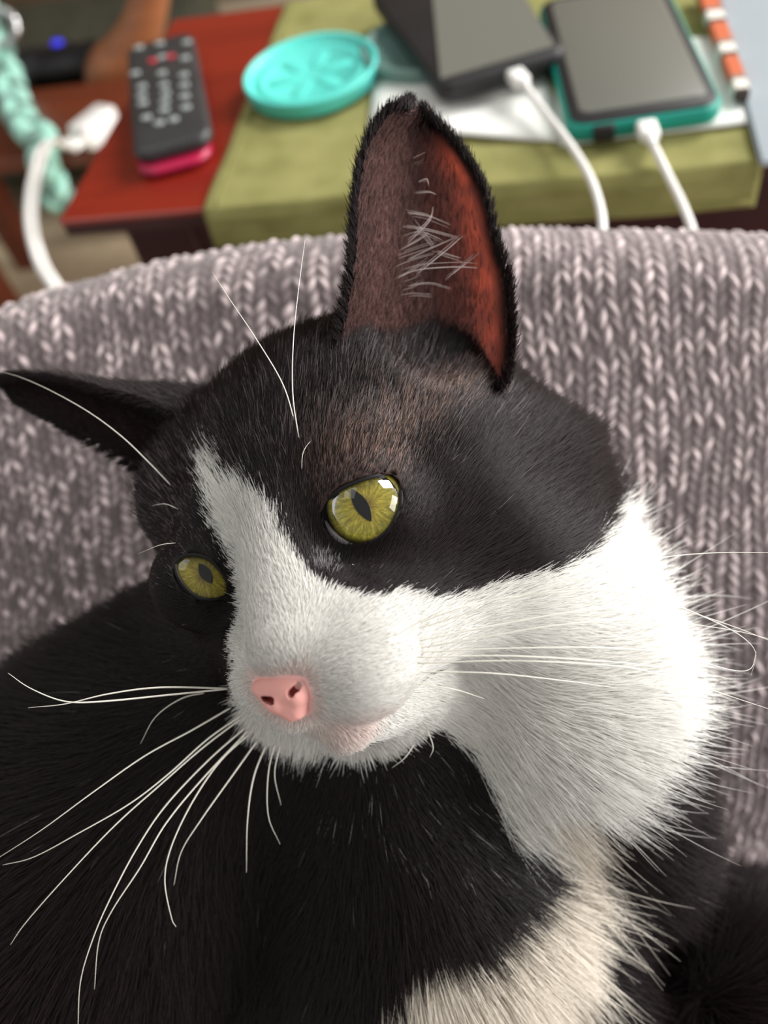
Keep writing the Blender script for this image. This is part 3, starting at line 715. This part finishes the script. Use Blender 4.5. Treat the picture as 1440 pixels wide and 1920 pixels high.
def coat_masks(Wp, Hp, Nh, jit=0.):
    x, y, z = to_px(Wp); front = ((HV - Hp) * Nh).sum(1) > -1.0
    n1 = (vnoise(Hp + 7, 1.6) - .5) * 16 + (vnoise(Hp, 5.) - .5) * 9
    n2 = (vnoise(Hp + 31, 1.6) - .5) * 16 + (vnoise(Hp + 17, 5.) - .5) * 9
    j1 = RNG.normal(0, 1, len(x)) * jit; j2 = RNG.normal(0, 1, len(x)) * jit
    x1, y1 = x + n1 * .7 + j1, y + n2 * .7 + j2
    white = (in_poly(x1, y1, WHITE_POLY) | in_poly(x1 + n1, y1 + n2, CHEST_POLY)) & front & (z < .27)
    brown = poly_in(x1 + n1, y1 + n2, BROWN_POLY, 45.) * (front & (z < .2) & ~white)
    # the far flank of the muzzle and nose bridge, turned away from the window side, is white as well
    hx_, hy_, hz_ = Hp.T; white |= ~front & (hz_ > -.1) & (hx_ > -1.3 - .25 * (hy_ + 2)) & (hx_ < .6) & (hy_ > -4.4) & (hy_ < .4)
    chest = in_poly(x1 + n1, y1 + n2, CHEST_POLY)
    return white, brown, x, y, z, chest
NOSE_C = np.array([0, -2.75, 2.0])
BLACK = np.array(s2l((32, 22, 23))); WHITE = np.array(s2l((250, 248, 243))); PINK = np.array(s2l((236, 178, 170))); BROWNC = np.array(s2l((150, 122, 112)))
BW = H2W(BV)
wm, bm_, vx, vy, vz, vc = coat_masks(BW, BV, BN)
tint = np.where(wm[:, None], np.array(s2l((232, 205, 194))), np.array(s2l((24, 20, 21))) * (1 - bm_[:, None]) + np.array(s2l((84, 62, 56))) * bm_[:, None])
dnose = np.linalg.norm(BV - np.array([-.1, -2.95, 1.7]), axis=1); pk = np.clip((1.5 - dnose) / .8, 0, 1)[:, None] * wm[:, None]; tint = tint * (1 - pk) + np.array(s2l((238, 182, 176))) * pk
base = onz(700, 1900, .36); cat = empty('cat', (float(base[0]), float(base[1]), .37), 'black and white cat with yellow-green eyes lying against the grey sofa', 'cat')
body = obj('body', BW, BF, SKIN, cat, tint=tint, loc=cat.location)

# ---- nose leather
NOSE_O = np.array([-.17, -2.72, 2.08])                 # middle of the leather
NOSE_TRI = np.array([(-.62, .12), (0, .18), (.62, .12), (.36, -.28), (.07, -.60), (-.07, -.60), (-.36, -.28)])
def nose_sdf(p):
    q = p - NOSE_O; x, y = q[:, 0], q[:, 1]; ax = np.abs(x)
    z = q[:, 2] + .40 * x * x + .30 * np.maximum(y, 0) ** 1.0 + .22 * np.maximum(-y - .2, 0)
    d2 = sd_poly2(np.stack([x, y], 1), NOSE_TRI)
    w = np.stack([d2 + .02, np.abs(z + .22) - .10], 1); f = np.minimum(w.max(1), 0) + np.linalg.norm(np.maximum(w, 0), axis=1) - .16
    m = np.stack([ax, y, z], 1)
    f = smin(f, sd_ell(m, np.array([.27, -.30, -.02]), np.array([.17, .15, .13])), .10)          # lower wings of the nostrils
    c = np.minimum(sd_cap(m, (.25, -.19, .0), (.42, -.09, -.06), .10, .09), sd_cap(m, (.42, -.09, -.06), (.9, .2, -.14), .085, .06))
    f = -smin(-f, c, .025)
    return -smin(-f, sd_cap(m, (0, -.25, .10), (0, -.8, .08), .012, .03), .06)
nv, nf = mesh_sdf(nose_sdf, (-1.1, -3.8, 1.1), (1, -2, 2.8), .035, 2)
nin = np.exp(-np.maximum(np.minimum(sd_cap(np.stack([np.abs(nv[:, 0] - NOSE_O[0]), nv[:, 1] - NOSE_O[1], nv[:, 2] - NOSE_O[2] + .4 * (nv[:, 0] - NOSE_O[0]) ** 2], 1), (.25, -.19, -.08), (.42, -.09, -.14), .09, .08), sd_cap(np.stack([np.abs(nv[:, 0] - NOSE_O[0]), nv[:, 1] - NOSE_O[1], nv[:, 2] - NOSE_O[2] + .4 * (nv[:, 0] - NOSE_O[0]) ** 2], 1), (.42, -.09, -.14), (.9, .2, -.2), .075, .05)), 0) / .022)[:, None]
ntint = np.array(s2l((228, 164, 156))) * (1 - nin) + np.array(s2l((120, 40, 38))) * nin
nm = Mat('nose_leather', (236, 184, 176), .5, .35, Subsurface_Weight=.15, Subsurface_Scale=.002)
nm.attr_color('tint'); nm.b.inputs['Subsurface Radius'].default_value = (1, .35, .25)
vv = nm.coord('Object', (1, 1, 1)); nm.bump(nm.noise(vv, 900, 3), .12, .0004)
inr = np.array([c_ for c_ in nv]); q_ = np.abs(inr[:, 0])
obj('nose', H2W(nv), nf, nm.m, cat, loc=cat.location, tint=ntint)

# ---- eyes
iris_m = Mat('iris', (150, 148, 40), .5, .3)
uvn = iris_m.n('ShaderNodeUVMap'); sep = iris_m.n('ShaderNodeSeparateXYZ'); iris_m.l(uvn.outputs[0], sep.inputs[0])
cmb = iris_m.n('ShaderNodeMapping'); cmb.inputs['Scale'].default_value = (46, 4.5, 1); iris_m.l(uvn.outputs[0], cmb.inputs[0])
nz = iris_m.noise(cmb.outputs[0], 1.0, 5, .65)
fib = iris_m.ramp(nz, [(.3, (88, 84, 26)), (.5, (134, 126, 44)), (.72, (178, 168, 82))])
rad_ = iris_m.ramp(sep.outputs[1], [(.0, (150, 104, 44)), (.3, (255, 245, 190)), (.8, (255, 255, 225)), (.93, (170, 170, 100)), (1.0, (50, 48, 20))])
mxi = iris_m.n('ShaderNodeMix', data_type='RGBA', blend_type='MULTIPLY'); mxi.inputs[0].default_value = 1
iris_m.l(fib, mxi.inputs[6]); iris_m.l(rad_, mxi.inputs[7]); iris_m.l(mxi.outputs[2], iris_m.b.inputs['Base Color'])
iris_m.bump(nz, .5, .0004)
sclera_m = Mat('sclera', (214, 206, 208), .3)
pupil_m = Mat('pupil', (6, 6, 8), .4, .2)
rim_m = Mat('eyelid_rim', (16, 11, 12), .5, .25)
cor = bpy.data.materials.new('cornea'); cor.use_nodes = True; ct = cor.node_tree; ct.nodes.clear()
co_ = ct.nodes.new('ShaderNodeOutputMaterial'); tr_ = ct.nodes.new('ShaderNodeBsdfTransparent'); gl_ = ct.nodes.new('ShaderNodeBsdfGlossy')
gl_.inputs['Roughness'].default_value = .03; fr_ = ct.nodes.new('ShaderNodeFresnel'); fr_.inputs[0].default_value = 1.45; mx_ = ct.nodes.new('ShaderNodeMixShader')
ct.links.new(fr_.outputs[0], mx_.inputs[0]); ct.links.new(tr_.outputs[0], mx_.inputs[1]); ct.links.new(gl_.outputs[0], mx_.inputs[2]); ct.links.new(mx_.outputs[0], co_.inputs[0])
def dome(c, ax, r, a0, a1, nr, ns=48):
    x = np.cross(ax, [0, 0, 1.] if abs(ax[2]) < .9 else [0, 1., 0]); x /= np.linalg.norm(x); y = np.cross(ax, x); P = []
    for i in range(nr):
        t = a0 + (a1 - a0) * i / (nr - 1)
        for k in range(ns):
            s = 2 * math.pi * k / ns; P.append(c + r * (math.cos(t) * ax + math.sin(t) * (math.cos(s) * x + math.sin(s) * y)))
    return np.array(P), grid_faces(ns, nr, wrap_u=True)
for e in EYES:
    c, g = e['c'], e['g']; ri = .86; tc = math.asin(ri / EYE_R)
    v, f = dome(c, g, EYE_R, tc, math.pi - .02, 20)
    eye = obj('eye', H2W(v), f, sclera_m.m, cat, loc=H2W(c))
    eye['label'] = 'yellow-green eye with a narrow slit pupil'
    # iris: a shallow bowl a little behind the cornea
    pr = np.linspace(.02, 1, 14); ns = 72; x = np.cross(g, [0, 1., 0]); x /= np.linalg.norm(x); y = np.cross(x, g); P = []; U = []
    def iris_z(rr): return .80 + .1 * (1 - rr ** 2) - .02
    for t in pr:
        for k in range(ns):
            s = 2 * math.pi * k / ns; P.append(c + g * iris_z(t) * (1 if t < 1 else .93) + ri * t * (math.cos(s) * x + math.sin(s) * y)); U.append((k / ns, t))
    fi = grid_faces(ns, len(pr), wrap_u=True) + [tuple(range(ns))]
    obj('iris', H2W(P), fi, iris_m.m, eye, uv=U)
    # pupil: a slit of almond outline lying on the iris
    def on_iris(q):
        d = px2H(q[0], q[1], 20.) - HV; d /= np.linalg.norm(d); t = ((c + g * .9 - HV) @ g) / (d @ g); p = HV + d * t - c
        return np.array([p @ x, p @ y])
    A, B2, wpx = e['pupil']; A, B2 = on_iris(A), on_iris(B2); ax2 = (B2 - A); ln = np.linalg.norm(ax2); ax2 /= ln; nn = np.array([-ax2[1], ax2[0]])
    wd_ = wpx / 1500 * 17.4; P = []
    for sgn in (1, -1):
        for k in range(25):
            t = k / 24 if sgn > 0 else 1 - k / 24
            P.append(A + ax2 * ln * t + nn * sgn * wd_ * math.sin(math.pi * t) ** .8)
    P = np.array(P); Q = []
    for sc in (1., .6, .25):
        m = A + ax2 * ln * .5
        for p in P: q = m + (p - m) * sc; Q.append(c + q[0] * x + q[1] * y + g * (iris_z(np.linalg.norm(q) / ri) + .012))
    obj('pupil', H2W(Q), grid_faces(50, 3, wrap_u=True) + [tuple(range(100, 150))], pupil_m.m, eye)
    v, f = dome(c, g, EYE_R + .012, .004, tc + .25, 16, 64)
    obj('cornea', H2W(v), f + [tuple(range(64))[::-1]], cor, eye)
    # lid rim: tube round the opening
    rp = c + (e['rim'] - c) * 1.02; rp = np.vstack([rp, rp[:2]])
    v, f = tube_mesh(H2W(rp), .0005, 8, False); obj('eyelid_rim', v, f, rim_m.m, eye)
e0 = EYES[0]   # pale third eyelid in the inner corner of the near eye
tl = [e0['hit'](q, EYE_R + .03) for q in ((609, 975), (620, 992), (637, 1006), (662, 1018))]
bl = [e0['hit'](q, EYE_R + .03) for q in ((603, 985), (612, 1008), (632, 1026), (664, 1028))]
tl, bl = catmull(tl, 14), catmull(bl, 14)
rows = np.array([tl + (bl - tl) * t for t in (0, .33, .66, 1)]).reshape(-1, 3); rows = e0['c'] + (rows - e0['c']) / np.linalg.norm(rows - e0['c'], axis=1)[:, None] * (EYE_R + .03)
obj('third_eyelid', H2W(rows), grid_faces(14, 4), Mat('third_eyelid', (238, 228, 230), .25).m, cat, loc=H2W(e0['c']))

# ---- ears: folded shells
def ear_shell(levels, thick, nu=25, nv_=34):
    """levels: rows of (edge A, edge B, control) in H; quadratic sections, rounded tip"""
    A, B, C = (catmull([l[i] for l in levels], nv_) for i in range(3)); u = np.linspace(0, 1, nu)[None, :, None]
    S = (1 - u) ** 2 * A[:, None] + 2 * u * (1 - u) * C[:, None] + u ** 2 * B[:, None]
    du = np.gradient(S, axis=1); dv = np.gradient(S, axis=0); N = np.cross(du, dv); N /= np.linalg.norm(N, axis=2)[..., None] + 1e-9
    return S, N
def near_ear_levels():
    rows = [((662,800),(938,728)),((650,720),(950,700)),((640,650),(955,645)),((652,580),(953,590)),((663,507),(949,530)),((667,440),(930,465)),((672,367),(909,372)),((685,297),(881,315)),((708,245),(843,262)),((736,216),(802,222)),((762,208),(774,208))]
    out = []
    for i, (a, b) in enumerate(rows):
        t = i / (len(rows) - 1); z = 18.6 + .7 * t
        w = (b[0] - a[0]) / 1500 * 19.6
        cx = a[0] + (b[0] - a[0]) * (.72 - .2 * t)
        out.append((px2H(a[0], a[1], z), px2H(b[0], b[1], z + .7), px2H(cx, (a[1] + b[1]) / 2, z + .4 + w * .7)))
    return out
def far_ear_levels():
    rows = [((390,800),(330,980),(470,640)),((330,775),(305,945),(400,640)),((270,754),(258,872),(300,668)),((190,733),(152,812),(200,688)),((120,716),(90,778),(120,692)),((50,708),(40,752),(40,702)),((10,713),(14,728),(5,716))]
    out = []
    for i, (a, b, c_) in enumerate(rows):
        t = i / (len(rows) - 1); z = 20.8 + 1.6 * t
        out.append((px2H(*a, z), px2H(*b, z + .5), px2H(*c_, z + 1.8 * (1 - t) + .4)))
    return out
ear_m = Mat('ear_skin', (92, 60, 54), .7, .2); ea = ear_m.attr_color('tint')
trn = ear_m.n('ShaderNodeBsdfTranslucent'); hs = ear_m.n('ShaderNodeMix', data_type='RGBA', blend_type='MULTIPLY'); hs.inputs[0].default_value = 1
hs.inputs[7].default_value = (1.4, .95, .60, 1); ear_m.l(ea, hs.inputs[6]); ear_m.l(hs.outputs[2], trn.inputs[0])
mxe = ear_m.n('ShaderNodeMixShader'); mxe.inputs[0].default_value = .72; ear_m.l(ear_m.b.outputs[0], mxe.inputs[1]); ear_m.l(trn.outputs[0], mxe.inputs[2])
ear_m.l(mxe.outputs[0], ear_m.t.nodes['Material Output'].inputs[0])
EAR_GEO = []
for lv, side in ((near_ear_levels(), 0), (far_ear_levels(), 1)):
    S, N = ear_shell(lv, .1); nv_, nu = S.shape[:2]
    if ((S.mean((0, 1)) - HV) @ N.mean((0, 1))) < 0: N = -N        # N points away from the viewer: the back of the ear
    S2 = S + N * (.10 * np.linspace(1, .6, nv_))[:, None, None]
    v = np.vstack([S.reshape(-1, 3), S2.reshape(-1, 3)]); k = nv_ * nu
    f = grid_faces(nu, nv_) + [q[::-1] for q in grid_faces(nu, nv_, k)]
    edge = [j * nu for j in range(nv_)] + [(nv_ - 1) * nu + i for i in range(1, nu)] + [j * nu + nu - 1 for j in range(nv_ - 2, -1, -1)]
    f += [(a, b, b + k, a + k) for a, b in zip(edge, edge[1:])]
    u = np.tile(np.linspace(0, 1, nu), nv_); vv_ = np.repeat(np.linspace(0, 1, nv_), nu)
    inner = np.array(s2l((176, 132, 126))) * (.8 + .4 * vnoise(S.reshape(-1, 3), 6.))[:, None]
    dark = np.clip((np.minimum(u, 1 - u) - .02) / .1, 0, 1) * np.clip((.84 - vv_) / .12, 0, 1)
    inner = inner * dark[:, None] + np.array(s2l((30, 22, 22))) * (1 - dark[:, None])
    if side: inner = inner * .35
    outer = np.array(s2l((40, 30, 29))) * np.ones((k, 1)) if side else inner * (.25 + .75 * np.clip((u - .35) / .2, 0, 1))[:, None]   # rear half of the near ear lightened so that backlight glows through
    tn = np.vstack([inner, outer])
    eo = obj('ear', H2W(v), f, ear_m.m, cat, tint=tn, loc=H2W(S[2].mean(0)))
    eo['label'] = ('upright ear with a reddish see-through inner side', 'dark ear turned sideways and seen edge-on')[side]
    EAR_GEO.append((S, N, eo))

# ---- fur
def sample_mesh(V, Fq, n, weight=None):
    T = np.vstack([Fq[:, [0, 1, 2]], Fq[:, [0, 2, 3]]]); a, b, c = V[T[:, 0]], V[T[:, 1]], V[T[:, 2]]
    ar = np.linalg.norm(np.cross(b - a, c - a), axis=1)
    if weight is not None: ar = ar * weight[T].mean(1)
    t = RNG.choice(len(T), n, p=ar / ar.sum()); r1 = np.sqrt(RNG.random(n)); r2 = RNG.random(n)
    return a[t] * (1 - r1)[:, None] + b[t] * (r1 * (1 - r2))[:, None] + c[t] * (r1 * r2)[:, None]
def make_strands(P, N, T, L, lift, bend, K=5, rough=.1):
    """P roots, N normals, T tangents (unit); strands leave at angle lift and lie down by bend"""
    n = len(P); jl = lift * RNG.uniform(.6, 1.4, n)
    s = np.linspace(0, 1, K); out = np.empty((n, K, 3)); out[:, 0] = P; p = P.copy()
    wob = RNG.normal(0, rough, (n, 3))
    for k in range(1, K):
        ang = jl * (1 - bend * (s[k] * .9)); d = T * np.cos(ang)[:, None] + N * np.sin(ang)[:, None] + wob * s[k]
        d /= np.linalg.norm(d, axis=1)[:, None]; p = p + d * (L / (K - 1))[:, None]; out[:, k] = p
    return out
def flow(P, N):
    t = P - (NOSE_C + np.array([0, .1, -.8])); 
    jit = np.stack([vnoise(P + 3, .9), vnoise(P + 40, .9), vnoise(P + 80, .9)], 1) - .5
    jit2 = np.stack([vnoise(P + 13, 2.6), vnoise(P + 140, 2.6), vnoise(P + 180, 2.6)], 1) - .5
    t = t / np.linalg.norm(t, axis=1)[:, None] + jit * .35 + jit2 * .3 + RNG.normal(0, .07, P.shape)
    t = t - N * (t * N).sum(1)[:, None]; return t / (np.linalg.norm(t, axis=1)[:, None] + 1e-9)
def eye_clear(P):
    m = np.ones(len(P), bool)
    for e in EYES:
        q = P - e['c']; ax = q @ e['a']; c2 = np.stack([q @ e['x'], q @ e['y']], 1); near = (np.abs(c2).max(1) < 1.7) & (ax > -.2)
        if near.any(): d = np.full(len(P), 9.); d[near] = sd_poly2(c2[near], e['poly']); m &= d > .05
    return m
def strand_len(P):
    d = np.linalg.norm(P - NOSE_C, axis=1)
    L = np.interp(d, [0, 1, 2, 3.2, 5, 7, 8.5, 11, 16, 30], [.13, .2, .3, .42, .6, .85, 1.3, 1.9, 2.1, 2.2])
    top = np.clip((P[:, 1] + .5) / 1.5, 0, 1) * np.clip((P[:, 2] + 9) / 2, 0, 1)
    L = L * (1 - top) + np.minimum(L, .7) * top
    for e in EYES:
        de = np.linalg.norm(P - e['c'], axis=1); L = np.where(de < 2.2, np.minimum(L, .1 + .28 * np.clip(de - 1.0, 0, 2)), L)
    return L
px_, py_, pz_ = to_px(BW)
inframe = np.clip(1.2 - np.maximum(np.maximum(-px_, px_ - 1440), np.maximum(-py_, py_ - 1920)) / 250, .12, 1)
facing = np.clip(((HV - BV) / np.linalg.norm(HV - BV, axis=1)[:, None] * BN).sum(1) + .6, .2, 1)
dn_ = np.linalg.norm(BV - NOSE_C, axis=1)
dens = inframe * facing * np.interp(dn_, [0, 2, 4, 7, 11, 16], [3.2, 2.4, 1.5, 1.0, .5, .35])
NH = int(480000 * FUR_Q)
P = sample_mesh(BV, BF, NH, dens); N = grad(sdf, P)
keep = eye_clear(P) & (nose_sdf(P) > .04); P, N = P[keep], N[keep]
white, brown, hx, hy, hz, hch = coat_masks(H2W(P), P, N, np.where(P[:, 1] > -.2, 9., 3.5))
T = flow(P, N); L = strand_len(P) * RNG.uniform(.7, 1.2, len(P))
dn = np.linalg.norm(P - NOSE_C, axis=1)
lift = np.interp(dn, [0, 2, 5, 8, 12], [.45, .38, .3, .5, .5])
keep = ~(RNG.random(len(P)) < .45 * brown)
P, N, T, L, lift, white, brown, dn = (q[keep] for q in (P, N, T, L, lift, white, brown, dn))
L = np.where(brown > .2, np.minimum(L, .45), L)
brown = np.where(RNG.random(len(P)) < .25 + .75 * brown, brown, 0)
wisp = (RNG.random(len(P)) < .10) & (dn > 3); L = np.where(wisp, L * np.where(dn > 10, 1.2, 1.5), L)
kx, ky = hx[keep], hy[keep]; ruff = white & (dn > 6) & ((kx > 1120) | (ky > 1400)) & (RNG.random(len(P)) < .12); L = np.where(ruff, L * RNG.uniform(1.2, 1.9, len(P)), L); wisp |= ruff
pts = make_strands(P, N, T, L, lift, .75)
wr = np.where(wisp, .65, 1.)
r0 = wr * np.interp(dn, [0, 3, 8, 15], [.0062, .0075, .011, .015]); prof = np.array([1, 1, .85, .6, .2])
rnd = RNG.random(len(P))[:, None]
coat = np.where(white[:, None], WHITE * (np.where(dn < 4.5, .70, .84)[:, None] + np.where(dn < 4.5, .30, .16)[:, None] * rnd), BLACK * (.55 + .9 * rnd) * (1 - brown[:, None]) + BROWNC * (.12 + 1.1 * rnd ** 2.2) * brown[:, None])
sheen = ~white & (RNG.random(len(P)) <   .24 * np.clip(1 - np.abs(P[:, 1] - 2.2) / 2.2, 0, 1) * (P[:, 2] > -4)); coat[sheen] = np.array(s2l((104, 94, 94)))  # painted sheen: some forehead strands coloured grey
pinkish = np.clip(np.maximum((1.15 - np.linalg.norm(P - np.array([.35, -4.0, .9]), axis=1)) / .9, (.32 - nose_sdf(P)) / .3), 0, 1) * white; coat *= 1 - pinkish[:, None] * np.array([.02, .16, .18])
coat *= 1 - (white & hch[keep])[:, None] * np.array([.07, .13, .20])  # beige shading of the chest strip put into the strand colour
duct = ~white & (np.hypot(hx[keep] - 612, hy[keep] - 1062) < 26) & (RNG.random(len(P)) < .4); coat[duct] = np.array(s2l((140, 134, 138)))
chest = ~white & in_poly(kx, ky, [(690,1380),(900,1380),(960,1480),(940,1620),(760,1600),(600,1500)]) & (RNG.random(len(P)) < .02); coat[chest] = np.array(s2l((150, 146, 146)))
stray = ~white & (brown < .1) & (RNG.random(len(P)) < .0012); coat[stray] = np.array(s2l((120, 114, 114)))
hair('fur', H2W(pts), r0[:, None] * prof[None] * .01, coat, FUR, cat, lay=(N @ HB.T) @ M.T)

# ---- ear fur
EP, EC, ER = [], [], []
for side, (S, N, eo) in enumerate(EAR_GEO):
    nv_, nu = S.shape[:2]; axis = S[-1].mean(0) - S[2].mean(0); axis /= np.linalg.norm(axis); fq = np.array(grid_faces(nu, nv_)); SV, SN = S.reshape(-1, 3), N.reshape(-1, 3)
    uu = np.tile(np.linspace(0, 1, nu), nv_)
    CELL = np.zeros((nv_, nu)); CELL[:-1, :-1] = np.linalg.norm(np.cross(S[1:, :-1] - S[:-1, :-1], S[:-1, 1:] - S[:-1, :-1]), axis=2); CELL = CELL.ravel()
    def pick(n, w=None):
        wi = (np.ones(len(SV)) if w is None else w) * CELL; i = RNG.choice(len(SV), n, p=wi / wi.sum()); t = RNG.random((n, 1)); s = RNG.random((n, 1))
        p = (SV[i] * (1 - t) + SV[i + 1] * t) * (1 - s) + (SV[i + nu] * (1 - t) + SV[i + nu + 1] * t) * s; return p, SN[i], i
    # back of the ear
    p, n, i = pick(int(9000 * FUR_Q), np.where(uu > .42, .25, 1.) if not side else None); p = p + n * .1; t = axis - n * (n @ axis)[:, None]; t /= np.linalg.norm(t, axis=1)[:, None]; t = t + RNG.normal(0, .15, t.shape)
    EP.append(make_strands(p, n, t, RNG.uniform(.3, .5, len(p)), np.full(len(p), .3), .7)); EC.append((np.array(s2l((78, 72, 72))) if side else BLACK) * (.6 + 1.0 * RNG.random((len(p), 1)))); ER.append(np.full(len(p), .008))  # far ear: grey sheen put into the strand colour
    # inner side: short sparse fur, thinner towards the rear edge
    w = np.clip(1.15 - uu * 1.25, .03, 1) if not side else np.ones(len(uu)) * .6
    p, n, i = pick(int(11000 * FUR_Q), w); t = axis - n * (n @ axis)[:, None] + np.array([.25, 0, 0]); t /= np.linalg.norm(t, axis=1)[:, None]; t = t + RNG.normal(0, .2, t.shape)
    EP.append(make_strands(p, -n, t, RNG.uniform(.15, .32, len(p)), np.full(len(p), .25), .7)); cc = np.array(s2l((118, 88, 84))) if not side else np.array(s2l((52, 40, 40)))
    EC.append(cc * (.3 + 1.1 * RNG.random((len(p), 1)))); ER.append(np.full(len(p), .006))
    # rim
    ej = np.concatenate([np.arange(nv_) * nu, (nv_ - 1) * nu + np.arange(nu), np.arange(nv_) * nu + nu - 1]); out = SV[ej] - S[nv_ // 3, nu // 2]
    out -= N.reshape(-1, 3)[ej] * (out * SN[ej]).sum(1)[:, None]; out /= np.linalg.norm(out, axis=1)[:, None]
    k = RNG.choice(len(ej), int(7000 * FUR_Q)); p = SV[ej[k]] + RNG.normal(0, .05, (len(k), 3)) + SN[ej[k]] * .05
    t = out[k] * .7 + axis * .9 + RNG.normal(0, .15, (len(k), 3)); t /= np.linalg.norm(t, axis=1)[:, None]
    EP.append(make_strands(p, SN[ej[k]], t, RNG.uniform(.2, .38, len(k)), np.zeros(len(k)), .5)); EC.append(BLACK * (.6 + .8 * RNG.random((len(k), 1)))); ER.append(np.full(len(k), .008))
hair('ear_fur', H2W(np.vstack(EP)), np.concatenate(ER)[:, None] * prof[None] * .01, np.vstack(EC), FUR, cat)

# ---- long pale hairs standing in the near ear (pixel traces lifted off the inner side)
S, N, eo = EAR_GEO[0]
TUFT = [[(757,396),(805,405)],[(745,402),(790,400),(843,420)],[(812,388),(805,410),(765,450)],[(755,425),(800,432),(860,448)],[(770,415),(800,452),(812,465)],[(745,455),(790,440),(830,455)],[(862,440),(835,465),(780,510)],[(820,470),(842,477),(865,484)],[(740,500),(800,470),(850,448)],[(720,525),(770,500),(845,492),(895,494)],[(887,478),(870,495),(835,525)],[(735,545),(800,530),(845,540)],[(770,310),(795,299)],[(785,340),(800,335),(803,345)],[(775,360),(800,358),(815,362)],[(705,535),(760,515),(800,490)],[(710,500),(760,480),(820,460)],[(715,515),(760,492),(815,476)],[(730,545),(770,535),(790,525)],[(745,470),(775,455),(800,440)],[(725,560),(770,550),(810,552)]]
tp = []
for tr in TUFT:
    for q in range(3):
        z0 = RNG.uniform(20.0, 20.5); off = RNG.normal(0, 5, 2) if q else np.zeros(2)
        pp = catmull([px2H(x + off[0] * (1 - .3 * j), y + off[1], z0 - .25 * j) for j, (x, y) in enumerate(tr)], 6); tp.append(pp)
tp = np.array(tp)
hair('ear_tuft', H2W(tp), np.tile(np.array([.9, 1, 1, .8, .6, .25]) * .00007, (len(tp), 1)), np.tile(np.array(s2l((214, 200, 196))), (len(tp), 1)), FUR, cat)

# ---- whiskers, each its own tapered strand
WHISK_R = [[(780,1180),(991,1113),(1101,1074),(1215,1049),(1330,1037),(1450,1036)],[(780,1170),(895,1131),(1037,1111),(1147,1108),(1238,1125),(1330,1161),(1390,1193),(1417,1225),(1408,1267)],
[(780,1202),(917,1175),(1055,1150),(1170,1138),(1238,1141),(1298,1150),(1376,1175),(1450,1204)],[(780,1216),(917,1193),(1037,1173),(1170,1161),(1238,1163),(1330,1175),(1390,1185),(1450,1200)],
[(780,1223),(940,1216),(1101,1214),(1229,1221),(1307,1239),(1376,1257),(1408,1253),(1418,1222)],[(780,1232),(963,1230),(1147,1241),(1238,1251),(1357,1270)],
[(780,1244),(963,1239),(1147,1248),(1220,1260),(1284,1276),(1362,1303),(1450,1332)],[(780,1260),(917,1262),(1055,1276),(1156,1290)],[(770,1280),(850,1292),(908,1310)],[(735,1195),(790,1165),(850,1142),(960,1118)]]
WHISK_L = [[(433,1291),(301,1289),(204,1301),(122,1320),(53,1327)],[(433,1291),(316,1303),(194,1315),(122,1315),(58,1291),(15,1262)],[(389,1298),(340,1310),(292,1344),(263,1395)],
[(436,1325),(360,1369),(272,1417),(175,1485),(78,1556),(-10,1613)],[(455,1340),(389,1386),(316,1451),(243,1507),(146,1563),(63,1607),(5,1622)],[(455,1345),(379,1403),(301,1471),(214,1549),(122,1646),(49,1729),(19,1772)],
[(465,1360),(389,1427),(311,1510),(258,1588),(209,1680),(175,1758),(151,1840),(146,1930)],[(470,1365),(379,1461),(311,1544),(263,1626),(209,1709),(185,1767),(177,1855)],[(472,1372),(413,1427),(360,1505),(321,1588),(309,1651),(321,1719),(330,1738)],
[(485,1385),(438,1451),(379,1534),(340,1597),(326,1660)],[(503,1388),(476,1456),(464,1539),(462,1636)],[(517,1388),(503,1451),(503,1529),(525,1583)],[(527,1390),(515,1451),(527,1510)],[(600,1405),(585,1440)],[(780,1390),(760,1420),(735,1440)],[(800,1365),(812,1400),(806,1420)]]
WHISK_B = [[(562,832),(549,740),(550,640),(560,540),(572,450)],[(555,800),(530,720),(480,635),(430,560),(398,510)],[(325,915),(280,868),(230,820),(170,775),(100,735),(40,708),(-8,694)],[(566,890),(568,850),(585,825),(606,818)],[(485,918),(510,905),(540,915)],[(335,955),(310,945),(285,948)],[(330,1018),(300,1022),(260,1038)],[(660,1058),(680,1064)],[(1095,785),(1100,830),(1102,880)],[(1075,915),(1125,910)]]
whm = Mat('whisker', (236, 232, 220), .35, .5)
hN = to_px(BW)
def surf_depth(x, y):
    d = np.hypot(hN[0] - x, hN[1] - y); d = np.where(facing > .6, d, 1e6); k = np.argsort(d)[:6]; return float(hN[2][k].min()) * 100
for grp, zend, r in ((WHISK_R, 1.2, .016), (WHISK_L, -1.2, .024), (WHISK_B, 1.0, .014)):
    for w in grp:
        z0 = surf_depth(*w[0]); n = len(w)
        seg = np.concatenate([[0], np.cumsum(np.hypot(*np.diff(np.array(w, float), axis=0).T))]); tt = seg / seg[-1]; amt = min(1., seg[-1] / 500)
        pp = np.array([P3(x, y, (z0 + .1 + (zend * t - .9 * math.sin(math.pi * t)) * amt) * .01) for (x, y), t in zip(w, tt)])
        path = catmull(pp, 10 * (n - 1) + 1); s = np.linspace(0, 1, len(path))
        v, f = tube_mesh(path, r * .01 * (1.0 - .8 * s ** 1.5) * (1 if seg[-1] > 250 else .7), 6)
        obj('whisker', v, f, whm.m, cat)
